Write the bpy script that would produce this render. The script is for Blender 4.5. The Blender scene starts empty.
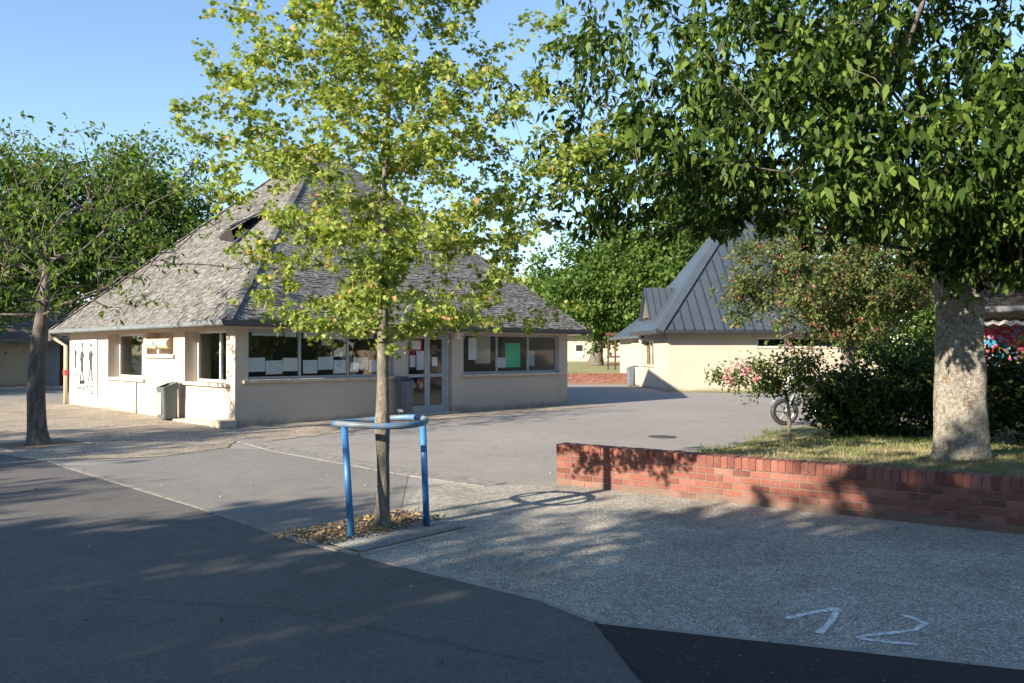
import bpy, math, random
import numpy as np
from mathutils import Vector, Matrix
SC = bpy.context.scene
COL = SC.collection
R = math.radians

# ------------------------------------------------------------------ camera, sky, sun
F = 826.0; CH = 1.65; HZ = 352.0
cam = bpy.data.objects.new('camera', bpy.data.cameras.new('camera')); COL.objects.link(cam)
cam.data.sensor_width = 36; cam.data.lens = F/1024*36
cam.data.clip_start = 0.05; cam.data.clip_end = 2000
cam.location = (0, 0, CH)
cam.rotation_euler = (R(90) + math.atan((HZ-341.5)/F), 0, 0)
SC.camera = cam
SUN_EL = R(23.0)
SX, SY = -0.716, -0.698                       # horizontal direction towards the sun
W = bpy.data.worlds.new('World'); SC.world = W; W.use_nodes = True
nt = W.node_tree; sky = nt.nodes.new('ShaderNodeTexSky'); sky.sky_type = 'NISHITA'
sky.sun_disc = False; sky.sun_elevation = SUN_EL; sky.sun_rotation = math.atan2(SX, SY)
sky.air_density = 1.0; sky.dust_density = 0.12; sky.ozone_density = 2.5; sky.altitude = 50
nt.links.new(sky.outputs[0], nt.nodes['Background'].inputs[0])
nt.nodes['Background'].inputs[1].default_value = 0.097
sun = bpy.data.objects.new('sun', bpy.data.lights.new('sun', 'SUN')); COL.objects.link(sun)
sun.data.energy = 4.8; sun.data.angle = R(0.5); sun.data.color = (1.0, 0.87, 0.70)
sd = Vector((SX*math.cos(SUN_EL), SY*math.cos(SUN_EL), math.sin(SUN_EL)))
sun.rotation_euler = (-sd).to_track_quat('-Z', 'Y').to_euler()
vs = SC.view_settings; vs.view_transform = 'Standard'; vs.look = 'None'; vs.gamma = 1; vs.exposure = 1.5
vs.use_curve_mapping = False
SC.cycles.max_bounces = 8; SC.cycles.transparent_max_bounces = 12

# ------------------------------------------------------------------ helpers
rng = np.random.default_rng(7)
random.seed(7)

def tag(o, label=None, cat=None, group=None, kind=None):
    if label: o['label'] = label
    if cat: o['category'] = cat
    if group: o['group'] = group
    if kind: o['kind'] = kind
    return o

def empty(name, loc, label, cat, group=None):
    o = bpy.data.objects.new(name, None); COL.objects.link(o); o.location = loc
    o['origin'] = list(loc); o.empty_display_size = .2
    return tag(o, label, cat, group)

def link_mesh(name, verts, faces, mat, parent=None, origin=None, smooth=False):
    me = bpy.data.meshes.new(name)
    v = np.asarray(verts, dtype=float).reshape(-1, 3)
    if parent is not None: org = np.array(parent['origin'][:])
    elif origin is not None: org = np.array(origin)
    else: org = np.zeros(3)
    v = v - org
    me.from_pydata(v.tolist(), [], faces)
    if mat: me.materials.append(mat)
    if smooth:
        me.polygons.foreach_set('use_smooth', [True]*len(me.polygons))
    me.update()
    o = bpy.data.objects.new(name, me); COL.objects.link(o)
    o['origin'] = org.tolist()
    if parent is not None: o.parent = parent
    else: o.location = org.tolist()
    return o

def link_fast(name, v, nper, mat, parent=None, origin=None, smooth=False):
    """v: (n*nper,3) verts, every face nper consecutive verts"""
    v = np.asarray(v, dtype=np.float32)
    if parent is not None: org = np.array(parent['origin'][:])
    elif origin is not None: org = np.array(origin)
    else: org = np.zeros(3)
    v = (v - org).astype(np.float32)
    n = len(v)//nper
    me = bpy.data.meshes.new(name)
    me.vertices.add(len(v)); me.vertices.foreach_set('co', v.ravel())
    me.loops.add(len(v)); me.loops.foreach_set('vertex_index', np.arange(len(v), dtype=np.int32))
    me.polygons.add(n)
    me.polygons.foreach_set('loop_start', np.arange(0, len(v), nper, dtype=np.int32))
    me.polygons.foreach_set('loop_total', np.full(n, nper, dtype=np.int32))
    me.materials.append(mat); me.update(calc_edges=True)
    o = bpy.data.objects.new(name, me); COL.objects.link(o)
    o['origin'] = org.tolist()
    if parent is not None: o.parent = parent
    else: o.location = org.tolist()
    return o

class Fr:
    """local frame: origin + u,v,w axes"""
    def __init__(s, o=(0,0,0), u=(1,0,0), v=(0,1,0), w=(0,0,1)):
        s.o = np.array(o, float); s.u = np.array(u, float); s.v = np.array(v, float); s.w = np.array(w, float)
    def p(s, a, b, c): return s.o + a*s.u + b*s.v + c*s.w
WF = Fr()

class MB:
    def __init__(s): s.v = []; s.f = []
    def add(s, vs, fs):
        n = len(s.v); s.v += [tuple(map(float, p)) for p in vs]; s.f += [tuple(i+n for i in f) for f in fs]; return s
    def box(s, a0, a1, b0, b1, c0, c1, fr=WF, bev=0.0):
        if bev <= 0:
            P = [fr.p(a, b, c) for c in (c0, c1) for b in (b0, b1) for a in (a0, a1)]
            return s.add(P, [(0,2,3,1),(4,5,7,6),(0,1,5,4),(2,6,7,3),(0,4,6,2),(1,3,7,5)])
        # chamfered box
        P = []; idx = {}
        A = (a0, a1); B = (b0, b1); C = (c0, c1)
        for i in (0,1):
            for j in (0,1):
                for k in (0,1):
                    sa, sb, sc_ = (1,-1)[i], (1,-1)[j], (1,-1)[k]
                    for ax in range(3):
                        a = A[i] + (bev*sa if ax != 0 else 0); b = B[j] + (bev*sb if ax != 1 else 0); c = C[k] + (bev*sc_ if ax != 2 else 0)
                        idx[(i,j,k,ax)] = len(P); P.append(fr.p(a, b, c))
        fs = []
        for i in (0,1): fs.append([idx[(i,0,0,0)], idx[(i,1,0,0)], idx[(i,1,1,0)], idx[(i,0,1,0)]])
        for j in (0,1): fs.append([idx[(0,j,0,1)], idx[(1,j,0,1)], idx[(1,j,1,1)], idx[(0,j,1,1)]])
        for k in (0,1): fs.append([idx[(0,0,k,2)], idx[(1,0,k,2)], idx[(1,1,k,2)], idx[(0,1,k,2)]])
        for j in (0,1):
            for k in (0,1): fs.append([idx[(0,j,k,1)], idx[(1,j,k,1)], idx[(1,j,k,2)], idx[(0,j,k,2)]])
        for i in (0,1):
            for k in (0,1): fs.append([idx[(i,0,k,0)], idx[(i,1,k,0)], idx[(i,1,k,2)], idx[(i,0,k,2)]])
        for i in (0,1):
            for j in (0,1): fs.append([idx[(i,j,0,0)], idx[(i,j,1,0)], idx[(i,j,1,1)], idx[(i,j,0,1)]])
        for i in (0,1):
            for j in (0,1):
                for k in (0,1): fs.append([idx[(i,j,k,0)], idx[(i,j,k,1)], idx[(i,j,k,2)]])
        return s.add(P, fs)
    def poly(s, pts): return s.add(pts, [tuple(range(len(pts)))])
    def prism(s, pts, h, top=None):
        """pts polygon (world xyz), extruded by vector h"""
        n = len(pts); h = np.array(h, float); a = [np.array(p, float) for p in pts]
        return s.add(a + [p + h for p in a], [tuple(range(n))[::-1], tuple(range(n, 2*n))] + [(i, (i+1) % n, n+(i+1) % n, n+i) for i in range(n)])
    def tube(s, path, rad, n=8, cap=True, wob=0.0, close=False):
        P = [Vector(p) for p in path]; m = len(P)
        if not hasattr(rad, '__len__'): rad = [rad]*m
        ref = Vector((0.13, 0.31, 0.94)).normalized(); rings = []
        for i in range(m):
            if close: t = P[(i+1) % m] - P[(i-1) % m]
            else: t = P[min(i+1, m-1)] - P[max(i-1, 0)]
            t.normalize()
            if abs(t.dot(ref)) > .97: ref = Vector((1, 0.1, 0)).normalized()
            a = ref - t*ref.dot(t); a.normalize(); b = t.cross(a); ref = a
            rings.append([P[i] + (a*math.cos(q*2*math.pi/n) + b*math.sin(q*2*math.pi/n))*rad[i]*(1+wob*math.sin(3.1*q+i*1.7)*random.uniform(.3, 1)) for q in range(n)])
        vs = [v for r in rings for v in r]; fs = []
        for i in range(m if close else m-1):
            j = (i+1) % m
            for q in range(n): fs.append((i*n+q, i*n+(q+1) % n, j*n+(q+1) % n, j*n+q))
        if cap and not close: fs += [tuple(range(n))[::-1], tuple((m-1)*n+q for q in range(n))]
        return s.add(vs, fs)
    def disc(s, c, r, ax, n=20, h=0.01):
        ax = Vector(ax).normalized(); return s.tube([Vector(c)-ax*h/2, Vector(c)+ax*h/2], [r, r], n)
    def build(s, name, mat, parent=None, origin=None, smooth=False):
        return link_mesh(name, s.v, s.f, mat, parent, origin, smooth)

# ------------------------------------------------------------------ materials
def new_mat(name):
    m = bpy.data.materials.new(name); m.use_nodes = True
    return m, m.node_tree, m.node_tree.nodes['Principled BSDF']
def N(t, k, **kw):
    n = t.nodes.new(k)
    for a, b in kw.items():
        if a.startswith('i_'): n.inputs[a[2:].replace('_', ' ')].default_value = b
        else: setattr(n, a, b)
    return n
def c4(c): return (c[0], c[1], c[2], 1)
def noise(t, co, scale, detail=4, rough=.55, dist=0):
    n = N(t, 'ShaderNodeTexNoise'); n.inputs['Scale'].default_value = scale; n.inputs['Detail'].default_value = detail
    n.inputs['Roughness'].default_value = rough; n.inputs['Distortion'].default_value = dist
    t.links.new(co, n.inputs['Vector']); return n.outputs['Fac']
def ramp(t, fac, stops):
    r = N(t, 'ShaderNodeValToRGB'); e = r.color_ramp.elements
    while len(e) < len(stops): e.new(.5)
    for i, (p, c) in enumerate(stops): e[i].position = p; e[i].color = c4(c) if hasattr(c, '__len__') else (c, c, c, 1)
    t.links.new(fac, r.inputs[0]); return r.outputs[0]
def mixc(t, fac, a, b, mode='MIX'):
    m = N(t, 'ShaderNodeMix', data_type='RGBA', blend_type=mode)
    for s_, v in ((0, fac), (6, a), (7, b)):
        if hasattr(v, 'is_output') or isinstance(v, bpy.types.NodeSocket): t.links.new(v, m.inputs[s_])
        else: m.inputs[s_].default_value = v if s_ == 0 else c4(v)
    return m.outputs[2]
def coord(t, out='Object', scale=(1, 1, 1), rot=(0, 0, 0)):
    c = N(t, 'ShaderNodeTexCoord'); mp = N(t, 'ShaderNodeMapping'); mp.inputs['Scale'].default_value = scale; mp.inputs['Rotation'].default_value = rot
    t.links.new(c.outputs[out], mp.inputs[0]); return mp.outputs[0]
def bump(t, b, h, strength=.4, dist=.01):
    n = N(t, 'ShaderNodeBump'); n.inputs['Strength'].default_value = strength; n.inputs['Distance'].default_value = dist
    t.links.new(h, n.inputs['Height']); t.links.new(n.outputs[0], b.inputs['Normal'])

def simple(name, c1, c2=None, scale=8, rough=.7, bstr=0, bscale=None, metal=0, island=0, stretch=(1, 1, 1), spec=.5, bdist=.01):
    m, t, b = new_mat(name); co = coord(t, scale=stretch)
    c2 = c2 or tuple(x*.85 for x in c1)
    col = mixc(t, ramp(t, noise(t, co, scale, 6, .6), [(.35, 0.), (.65, 1.)]), c1, c2)
    if island:
        g = N(t, 'ShaderNodeNewGeometry'); rr = ramp(t, g.outputs['Random Per Island'], [(0, 1-island), (1, 1+island)])
        mm = N(t, 'ShaderNodeMath', operation='MULTIPLY'); mm.inputs[1].default_value = 2*island
        t.links.new(g.outputs['Random Per Island'], mm.inputs[0])
        aa = N(t, 'ShaderNodeMath', operation='ADD'); aa.inputs[1].default_value = 1-island; t.links.new(mm.outputs[0], aa.inputs[0])
        v = N(t, 'ShaderNodeVectorMath', operation='SCALE'); t.links.new(col, v.inputs[0]); t.links.new(aa.outputs[0], v.inputs['Scale']); col = v.outputs[0]
    t.links.new(col, b.inputs['Base Color']); b.inputs['Roughness'].default_value = rough; b.inputs['Metallic'].default_value = metal
    b.inputs['Specular IOR Level'].default_value = spec
    if bstr: bump(t, b, noise(t, co, bscale or scale*6, 6, .65), bstr, bdist)
    return m

def leaf_mat(name, cols, trans=.4, rough=.5, tcol=None):
    """cols: list of (pos,rgb) over per-leaf random"""
    m, t, b = new_mat(name)
    g = N(t, 'ShaderNodeNewGeometry')
    co = coord(t)
    col = ramp(t, g.outputs['Random Per Island'], cols)
    big = ramp(t, noise(t, co, 1.3, 3), [(.35, (.8, .85, .8)), (.65, (1.15, 1.1, 1.0))])
    col = mixc(t, 1.0, col, big, 'MULTIPLY')
    t.links.new(col, b.inputs['Base Color']); b.inputs['Roughness'].default_value = rough; b.inputs['Specular IOR Level'].default_value = .13
    tr = N(t, 'ShaderNodeBsdfTranslucent'); tc = mixc(t, 1.0, col, tcol or (1.5, 1.5, .6), 'MULTIPLY'); t.links.new(tc, tr.inputs[0])
    mx = N(t, 'ShaderNodeMixShader'); mx.inputs[0].default_value = trans
    t.links.new(b.outputs[0], mx.inputs[1]); t.links.new(tr.outputs[0], mx.inputs[2])
    t.links.new(mx.outputs[0], t.nodes['Material Output'].inputs[0])
    return m

def asphalt(name, base, var, speck=.5, cracks=False):
    m, t, b = new_mat(name); co = coord(t)
    a = mixc(t, ramp(t, noise(t, co, .35, 5, .6, .6), [(.3, 0.), (.7, 1.)]), base, var)
    a = mixc(t, ramp(t, noise(t, co, 2.7, 6, .7), [(.4, 0.), (.75, .5)]), a, tuple(x*1.25 for x in base))
    f = noise(t, co, 150, 3, .7)
    a = mixc(t, 1.0, a, ramp(t, f, [(.3, (1-speck,)*3), (.5, (1,)*3), (.72, (1+speck*1.3,)*3)]), 'MULTIPLY')
    a = mixc(t, 1.0, a, ramp(t, noise(t, co, 22, 6, .75), [(.3, (.82,)*3), (.7, (1.16,)*3)]), 'MULTIPLY')
    a = mixc(t, ramp(t, noise(t, co, 60, 2, .5), [(.70, 0.), (.74, .55)]), a, (.5, .48, .44))
    st = ramp(t, noise(t, co, 1.6, 7, .75, 1.4), [(.56, 0.), (.68, .4)])
    a = mixc(t, st, a, tuple(x*.55 for x in base))
    t.links.new(a, b.inputs['Base Color']); b.inputs['Roughness'].default_value = .88; b.inputs['Specular IOR Level'].default_value = .3
    bump(t, b, noise(t, co, 120, 4, .75), .7, .004)
    return m

def aggregate(name, c_lo, c_hi, scale=75, stain=(.6, .6, .58), bs=.9):
    m, t, b = new_mat(name); co = coord(t)
    v = N(t, 'ShaderNodeTexVoronoi', feature='F1'); v.inputs['Scale'].default_value = scale; t.links.new(co, v.inputs['Vector'])
    sep = N(t, 'ShaderNodeSeparateColor'); t.links.new(v.outputs['Color'], sep.inputs[0])
    col = ramp(t, sep.outputs[0], [(0, tuple(x*.7 for x in c_lo)), (.35, c_lo), (.8, c_hi), (1, tuple(min(1, x*1.35) for x in c_hi))])
    d = ramp(t, v.outputs['Distance'], [(.0, (1, 1, 1)), (.45, (1, 1, 1)), (.75, (.45, .44, .42))])
    col = mixc(t, 1.0, col, d, 'MULTIPLY')
    big = ramp(t, noise(t, co, .9, 6, .65, .8), [(.35, (.72, .72, .72)), (.62, (1.08, 1.08, 1.08))])
    col = mixc(t, 1.0, col, big, 'MULTIPLY')
    hl = ramp(t, noise(t, co, 14, 3, .6), [(.3, (.75, .75, .75)), (.7, (1.15, 1.15, 1.15))])
    col = mixc(t, 1.0, col, hl, 'MULTIPLY')
    t.links.new(col, b.inputs['Base Color']); b.inputs['Roughness'].default_value = .85
    h = N(t, 'ShaderNodeMath', operation='SUBTRACT'); h.inputs[0].default_value = 1; t.links.new(v.outputs['Distance'], h.inputs[1])
    bump(t, b, h.outputs[0], bs, .006)
    return m

def glass_mat(name, tint=(.93, .95, .95), refl=1.0):
    m, t, b = new_mat(name); t.nodes.remove(b)
    tr = N(t, 'ShaderNodeBsdfTransparent'); tr.inputs[0].default_value = c4(tint)
    gl = N(t, 'ShaderNodeBsdfGlossy'); gl.inputs['Roughness'].default_value = .015; gl.inputs[0].default_value = (.9*refl, .9*refl, .9*refl, 1)
    co = coord(t); bn = N(t, 'ShaderNodeBump'); bn.inputs['Strength'].default_value = .04; bn.inputs['Distance'].default_value = .02
    t.links.new(noise(t, co, 1.5, 2), bn.inputs['Height']); t.links.new(bn.outputs[0], gl.inputs['Normal'])
    fr = N(t, 'ShaderNodeFresnel'); fr.inputs[0].default_value = 1.52
    mm = N(t, 'ShaderNodeMath', operation='MULTIPLY_ADD'); mm.inputs[1].default_value = 1.7; mm.inputs[2].default_value = .02; mm.use_clamp = True
    t.links.new(fr.outputs[0], mm.inputs[0])
    ge = N(t, 'ShaderNodeNewGeometry'); iv = N(t, 'ShaderNodeMath', operation='SUBTRACT'); iv.inputs[0].default_value = 1; t.links.new(ge.outputs['Backfacing'], iv.inputs[1])
    m2 = N(t, 'ShaderNodeMath', operation='MULTIPLY'); t.links.new(mm.outputs[0], m2.inputs[0]); t.links.new(iv.outputs[0], m2.inputs[1])
    mx = N(t, 'ShaderNodeMixShader'); t.links.new(m2.outputs[0], mx.inputs[0]); t.links.new(tr.outputs[0], mx.inputs[1]); t.links.new(gl.outputs[0], mx.inputs[2])
    t.links.new(mx.outputs[0], t.nodes['Material Output'].inputs[0]); return m

def stucco(name, c, dirt=(.25, .2, .15)):
    m, t, b = new_mat(name); co = coord(t)
    col = mixc(t, ramp(t, noise(t, co, 1.1, 6, .6), [(.3, 0.), (.75, 1.)]), c, tuple(x*.9 for x in c))
    # splash dirt at the foot of the wall and rain streaks
    sx = N(t, 'ShaderNodeSeparateXYZ'); cc = N(t, 'ShaderNodeTexCoord'); t.links.new(cc.outputs['Object'], sx.inputs[0])
    nz = N(t, 'ShaderNodeMath', operation='MULTIPLY_ADD'); nz.inputs[1].default_value = .5; t.links.new(noise(t, co, 3, 5, .7), nz.inputs[0]); t.links.new(sx.outputs[2], nz.inputs[2])
    low = ramp(t, nz.outputs[0], [(.24, .75), (.42, 0.)])
    col = mixc(t, low, col, dirt)
    st = coord(t, scale=(2, 2, .5)); streak = ramp(t, noise(t, st, 1.5, 7, .8, .6), [(.56, 0.), (.78, .35)])
    col = mixc(t, streak, col, dirt)
    t.links.new(col, b.inputs['Base Color']); b.inputs['Roughness'].default_value = .9; b.inputs['Specular IOR Level'].default_value = .2
    bump(t, b, noise(t, co, 70, 5, .7), .45, .006)
    return m

def bark_mat(name, c1, c2, patch=None, sc=9, bs=1.0, bd=.02, pl=.5):
    m, t, b = new_mat(name); co = coord(t, scale=(1, 1, .22)); co2 = coord(t)
    f = noise(t, co, sc, 8, .7, .4)
    col = ramp(t, f, [(.3, tuple(x*.45 for x in c1)), (.48, c1), (.7, c2)])
    if patch:
        pn = ramp(t, noise(t, co2, 15, 9, .8, .4), [(pl, 0.), (pl+.07, 1.)])
        pm = ramp(t, noise(t, co2, 22, 6, .8), [(.4, tuple(x*.55 for x in patch)), (.6, patch)])
        col = mixc(t, pn, col, pm)
    t.links.new(col, b.inputs['Base Color']); b.inputs['Roughness'].default_value = .92; b.inputs['Specular IOR Level'].default_value = .2
    ad = N(t, 'ShaderNodeMath', operation='ADD'); t.links.new(f, ad.inputs[0]); t.links.new(noise(t, co2, 40, 5, .7), ad.inputs[1])
    bump(t, b, ad.outputs[0], bs, bd)
    return m

M = {}
M['asphalt'] = asphalt('courtyard asphalt', (.255, .238, .218), (.21, .198, .184), .5)
M['asphalt_shade'] = asphalt('shade-darkened asphalt', (.122, .117, .111), (.09, .087, .084), .55)  # courtyard asphalt with the foreground tree shade darkened into its colour
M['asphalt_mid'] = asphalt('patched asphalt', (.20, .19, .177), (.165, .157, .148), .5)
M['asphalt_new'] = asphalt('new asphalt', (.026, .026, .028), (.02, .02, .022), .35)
M['gravel'] = aggregate('exposed aggregate concrete', (.36, .335, .295), (.54, .51, .45), 85)
M['apron'] = aggregate('tan aggregate paving', (.31, .265, .205), (.46, .40, .315), 45, bs=.5)
M['kerb'] = simple('concrete edging', (.33, .31, .275), (.22, .205, .185), 6, .9, .5, 40)
M['stucco'] = stucco('cream render', (.52, .445, .37))
M['stucco_b'] = stucco('pale cream render', (.46, .40, .33))
M['stucco_c'] = stucco('warm render', (.6, .5, .38))
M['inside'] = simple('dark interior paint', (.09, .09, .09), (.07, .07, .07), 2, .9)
M['sill'] = simple('concrete sill', (.6, .52, .42), (.42, .36, .29), 9, .85, .3, 60)
M['frame'] = simple('pale blue grey aluminium', (.38, .405, .435), (.32, .345, .375), 5, .45)
M['whiteframe'] = simple('white painted frame', (.72, .74, .76), (.6, .62, .64), 5, .45)
M['gutter'] = simple('slate grey gutter', (.05, .056, .066), (.075, .082, .092), 4, .5, .2, 20)
M['gutter_l'] = simple('sunlit gutter and pale zinc', (.2, .225, .24), (.13, .15, .16), 3, .5, .2, 20)  # lighter gutter copy, sunlight in its colour on the left eave; elsewhere pale zinc
M['glass'] = glass_mat('window glass')
M['zinc'] = simple('slate blue zinc sheet', (.062, .08, .098), (.076, .095, .114), 1.2, .42, .1, 6, metal=.35)
M['zinc_rib'] = simple('zinc seam', (.04, .052, .065), (.05, .062, .075), 2, .42, metal=.35)
M['paper'] = simple('printed paper', (.8, .83, .84), (.42, .46, .5), 34, .8, stretch=(.5, .5, 2.5))
M['paperw'] = simple('white paper', (.8, .8, .78), (.62, .62, .6), 40, .8)
M['green'] = simple('green board', (.07, .62, .33), (.06, .5, .26), 4, .7)
M['curtain'] = simple('cream curtain', (.62, .6, .5), (.45, .44, .37), 3, .9, stretch=(8, 8, .3))
M['red'] = simple('red paint', (.6, .06, .05), (.45, .05, .04), 12, .5)
M['bin'] = simple('grey green painted steel', (.09, .12, .12), (.07, .09, .095), 7, .5, .15, 50)
M['bin_panel'] = simple('beige bin panel', (.36, .33, .26), (.3, .28, .22), 7, .6)
M['binblue'] = simple('slate painted steel', (.13, .15, .18), (.1, .115, .14), 7, .5)
M['black'] = simple('black plastic', (.02, .02, .022), (.03, .03, .03), 5, .5)
M['dark'] = simple('dark void', (.012, .011, .01), (.02, .018, .016), 5, .9)
M['beige'] = simple('beige enamel', (.62, .52, .34), (.55, .46, .3), 6, .5)
M['white'] = simple('white plastic', (.78, .78, .76), (.7, .7, .68), 6, .5)
M['chrome'] = simple('brushed metal', (.6, .6, .6), (.5, .5, .5), 6, .25, metal=1)
M['wood'] = simple('red brown timber', (.09, .035, .026), (.06, .025, .02), 8, .8, .3, 40, stretch=(4, 4, .6))
M['straw'] = simple('dry litter', (.34, .25, .13), (.2, .14, .08), 25, .95, .6, 60, island=.5)
M['soil'] = simple('dry soil', (.2, .15, .1), (.11, .085, .06), 12, .95, 1, 60, bdist=.02)
M['manhole'] = simple('cast iron', (.07, .06, .055), (.04, .035, .03), 20, .7, .5, 60)
M['steel'] = simple('galvanised grate', (.42, .43, .43), (.28, .28, .27), 20, .6, metal=.3)
M['mortar'] = simple('mortar', (.2, .165, .13), (.13, .105, .085), 18, .95, .6, 90)
M['bark_young'] = bark_mat('young tree bark', (.15, .135, .11), (.30, .275, .23), (.35, .33, .28), 26, 1.4, .012, .55)
M['bark_left'] = bark_mat('dark tree bark', (.12, .1, .085), (.27, .245, .215), (.26, .24, .21), 16, 1.1, .02, .56)
M['bark_big'] = bark_mat('lichened bark', (.27, .19, .125), (.40, .31, .22), (.58, .56, .49), 9, 1.8, .03, .43)
M['bark_far'] = simple('far bark', (.08, .065, .05), (.13, .11, .09), 5, .9)

# weathered shingles, colour per shingle, grey with tan and dark lichen
def shingle_mat(name, cols, lich):
    m, t, b = new_mat(name); g = N(t, 'ShaderNodeNewGeometry'); co = coord(t)
    col = ramp(t, g.outputs['Random Per Island'], cols)
    col = mixc(t, ramp(t, noise(t, co, .8, 6, .7, .6), [(.45, 0.), (.62, .6)]), col, lich)
    col = mixc(t, ramp(t, noise(t, coord(t, scale=(1, 1, .4)), .9, 6, .75, 1.2), [(.54, 0.), (.66, .65)]), col, (.075, .072, .068))
    col = mixc(t, ramp(t, noise(t, co, 16, 6, .8), [(.52, 0.), (.66, .7)]), col, (.05, .048, .045))
    t.links.new(col, b.inputs['Base Color']); b.inputs['Roughness'].default_value = .95; b.inputs['Specular IOR Level'].default_value = .15
    bump(t, b, noise(t, co, 35, 6, .75), 1, .02); return m
M['shingle'] = shingle_mat('weathered shingles', [(0, (.12, .115, .107)), (.4, (.17, .164, .154)), (.8, (.215, .208, .197)), (1, (.28, .272, .258))], (.215, .212, .2))
M['shingle_c'] = shingle_mat('dark shingles', [(0, (.012, .012, .013)), (1, (.03, .029, .028))], (.025, .024, .023))
M['shingle_e'] = shingle_mat('brown shingles', [(0, (.13, .105, .085)), (1, (.24, .2, .165))], (.2, .17, .14))

# bricks
m, t, b = new_mat('red brick'); g = N(t, 'ShaderNodeNewGeometry'); co = coord(t)
col = ramp(t, g.outputs['Random Per Island'], [(0, (.11, .036, .027)), (.3, (.165, .056, .04)), (.8, (.215, .076, .055)), (1, (.26, .115, .085))])
col = mixc(t, ramp(t, noise(t, co, 9, 6, .7), [(.5, 0.), (.75, .4)]), col, (.33, .21, .16))
col = mixc(t, ramp(t, noise(t, co, 3, 6, .8, 1), [(.56, 0.), (.64, .6)]), col, (.13, .06, .045))
t.links.new(col, b.inputs['Base Color']); b.inputs['Roughness'].default_value = .9
sx = N(t, 'ShaderNodeSeparateXYZ'); t.links.new(co, sx.inputs[0]); nz = N(t, 'ShaderNodeMath', operation='MULTIPLY_ADD'); nz.inputs[1].default_value = .3; t.links.new(noise(t, co, 4, 5, .7), nz.inputs[0]); t.links.new(sx.outputs[2], nz.inputs[2])
t.links.new(mixc(t, ramp(t, nz.outputs[0], [(.17, .8), (.27, 0.)]), col, (.14, .115, .09)), b.inputs['Base Color'])
bump(t, b, noise(t, co, 60, 6, .75), .8, .006); M['brick'] = m

# lawn: dry straw with green patches (position based, shared by blades and soil)
def lawn_mat(name, k=1.0, island=.35):
    m, t, b = new_mat(name); co = coord(t)
    p = ramp(t, noise(t, co, .9, 7, .7, .8), [(.38, 0.), (.58, 1.)])
    col = mixc(t, p, (.36*k, .31*k, .16*k), (.13*k, .175*k, .05*k))
    g = N(t, 'ShaderNodeNewGeometry'); q = ramp(t, g.outputs['Random Per Island'], [(0, (1-island,)*3), (1, (1+island,)*3)])
    col = mixc(t, 1.0, col, q, 'MULTIPLY')
    col = mixc(t, ramp(t, noise(t, co, 12, 6, .7), [(.35, .5), (.6, 0.)]), col, (.24*k, .19*k, .1*k))
    t.links.new(col, b.inputs['Base Color']); b.inputs['Roughness'].default_value = .9
    bump(t, b, noise(t, co, 45, 6, .8), 1, .03); return m
M['lawn'] = lawn_mat('dry lawn'); M['blades'] = lawn_mat('grass blades', 1.25, .45)
def bright_ramp(cols): return cols

M['leaf_main'] = leaf_mat('yellow green leaves', [(0, (.12, .18, .04)), (.45, (.225, .295, .07)), (.85, (.34, .40, .125)), (.965, (.45, .45, .19)), (.99, (.45, .28, .15)), (1, (.45, .28, .15))], .42)
M['leaf_big'] = leaf_mat('dark green leaves', [(0, (.016, .036, .008)), (.5, (.04, .078, .016)), (1, (.14, .205, .045))], .28, .5)
M['leaf_left'] = leaf_mat('mid green leaves', [(0, (.05, .095, .02)), (.6, (.095, .155, .034)), (1, (.16, .23, .055))], .38)
M['leaf_far'] = leaf_mat('far green leaves', [(0, (.05, .095, .024)), (.6, (.085, .15, .036)), (1, (.14, .21, .055))], .35)
M['leaf_far2'] = leaf_mat('bright far leaves', [(0, (.09, .14, .03)), (.6, (.15, .22, .05)), (1, (.22, .28, .08))], .35)
M['leaf_dark'] = leaf_mat('hedge leaves', [(0, (.018, .035, .01)), (.6, (.035, .06, .016)), (1, (.08, .12, .03))], .25, .45)
M['leaf_crab'] = leaf_mat('hawthorn leaves', [(0, (.055, .09, .03)), (.55, (.105, .145, .05)), (.85, (.17, .20, .085)), (1, (.24, .15, .10))], .35)
M['leaf_rose'] = leaf_mat('rose leaves', [(0, (.04, .07, .02)), (.6, (.08, .12, .03)), (1, (.16, .2, .06))], .3)
M['fruit'] = leaf_mat('reddish fruit clusters', [(0, (.2, .045, .04)), (1, (.34, .12, .10))], .1)
M['petal'] = leaf_mat('pink petals', [(0, (.6, .2, .25)), (1, (.8, .5, .5))], .3, tcol=(1.2, 1, 1))

# ------------------------------------------------------------------ foliage
T_MAPLE = np.array([(0,0,0), (.28,.10,.02), (.62,.02,.05), (.36,.34,.04), (.5,.72,.02), (.2,.62,.03), (0,1.,-.04), (-.2,.62,.03), (-.5,.72,.02), (-.36,.34,.04), (-.62,.02,.05), (-.28,.10,.02)])
T_LONG = np.array([(0,0,0), (.17,.22,.05), (.215,.5,.04), (.12,.8,-.03), (0,1.12,-.18), (-.12,.8,-.03), (-.215,.5,.04), (-.17,.22,.05)])
T_OVAL = np.array([(0,0,0), (.3,.3,.06), (.26,.7,.03), (0,1.,-.08), (-.26,.7,.03), (-.3,.3,.06)])
T_TRI = np.array([(-.06,0,0), (.06,0,0), (0,1,0)])

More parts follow.
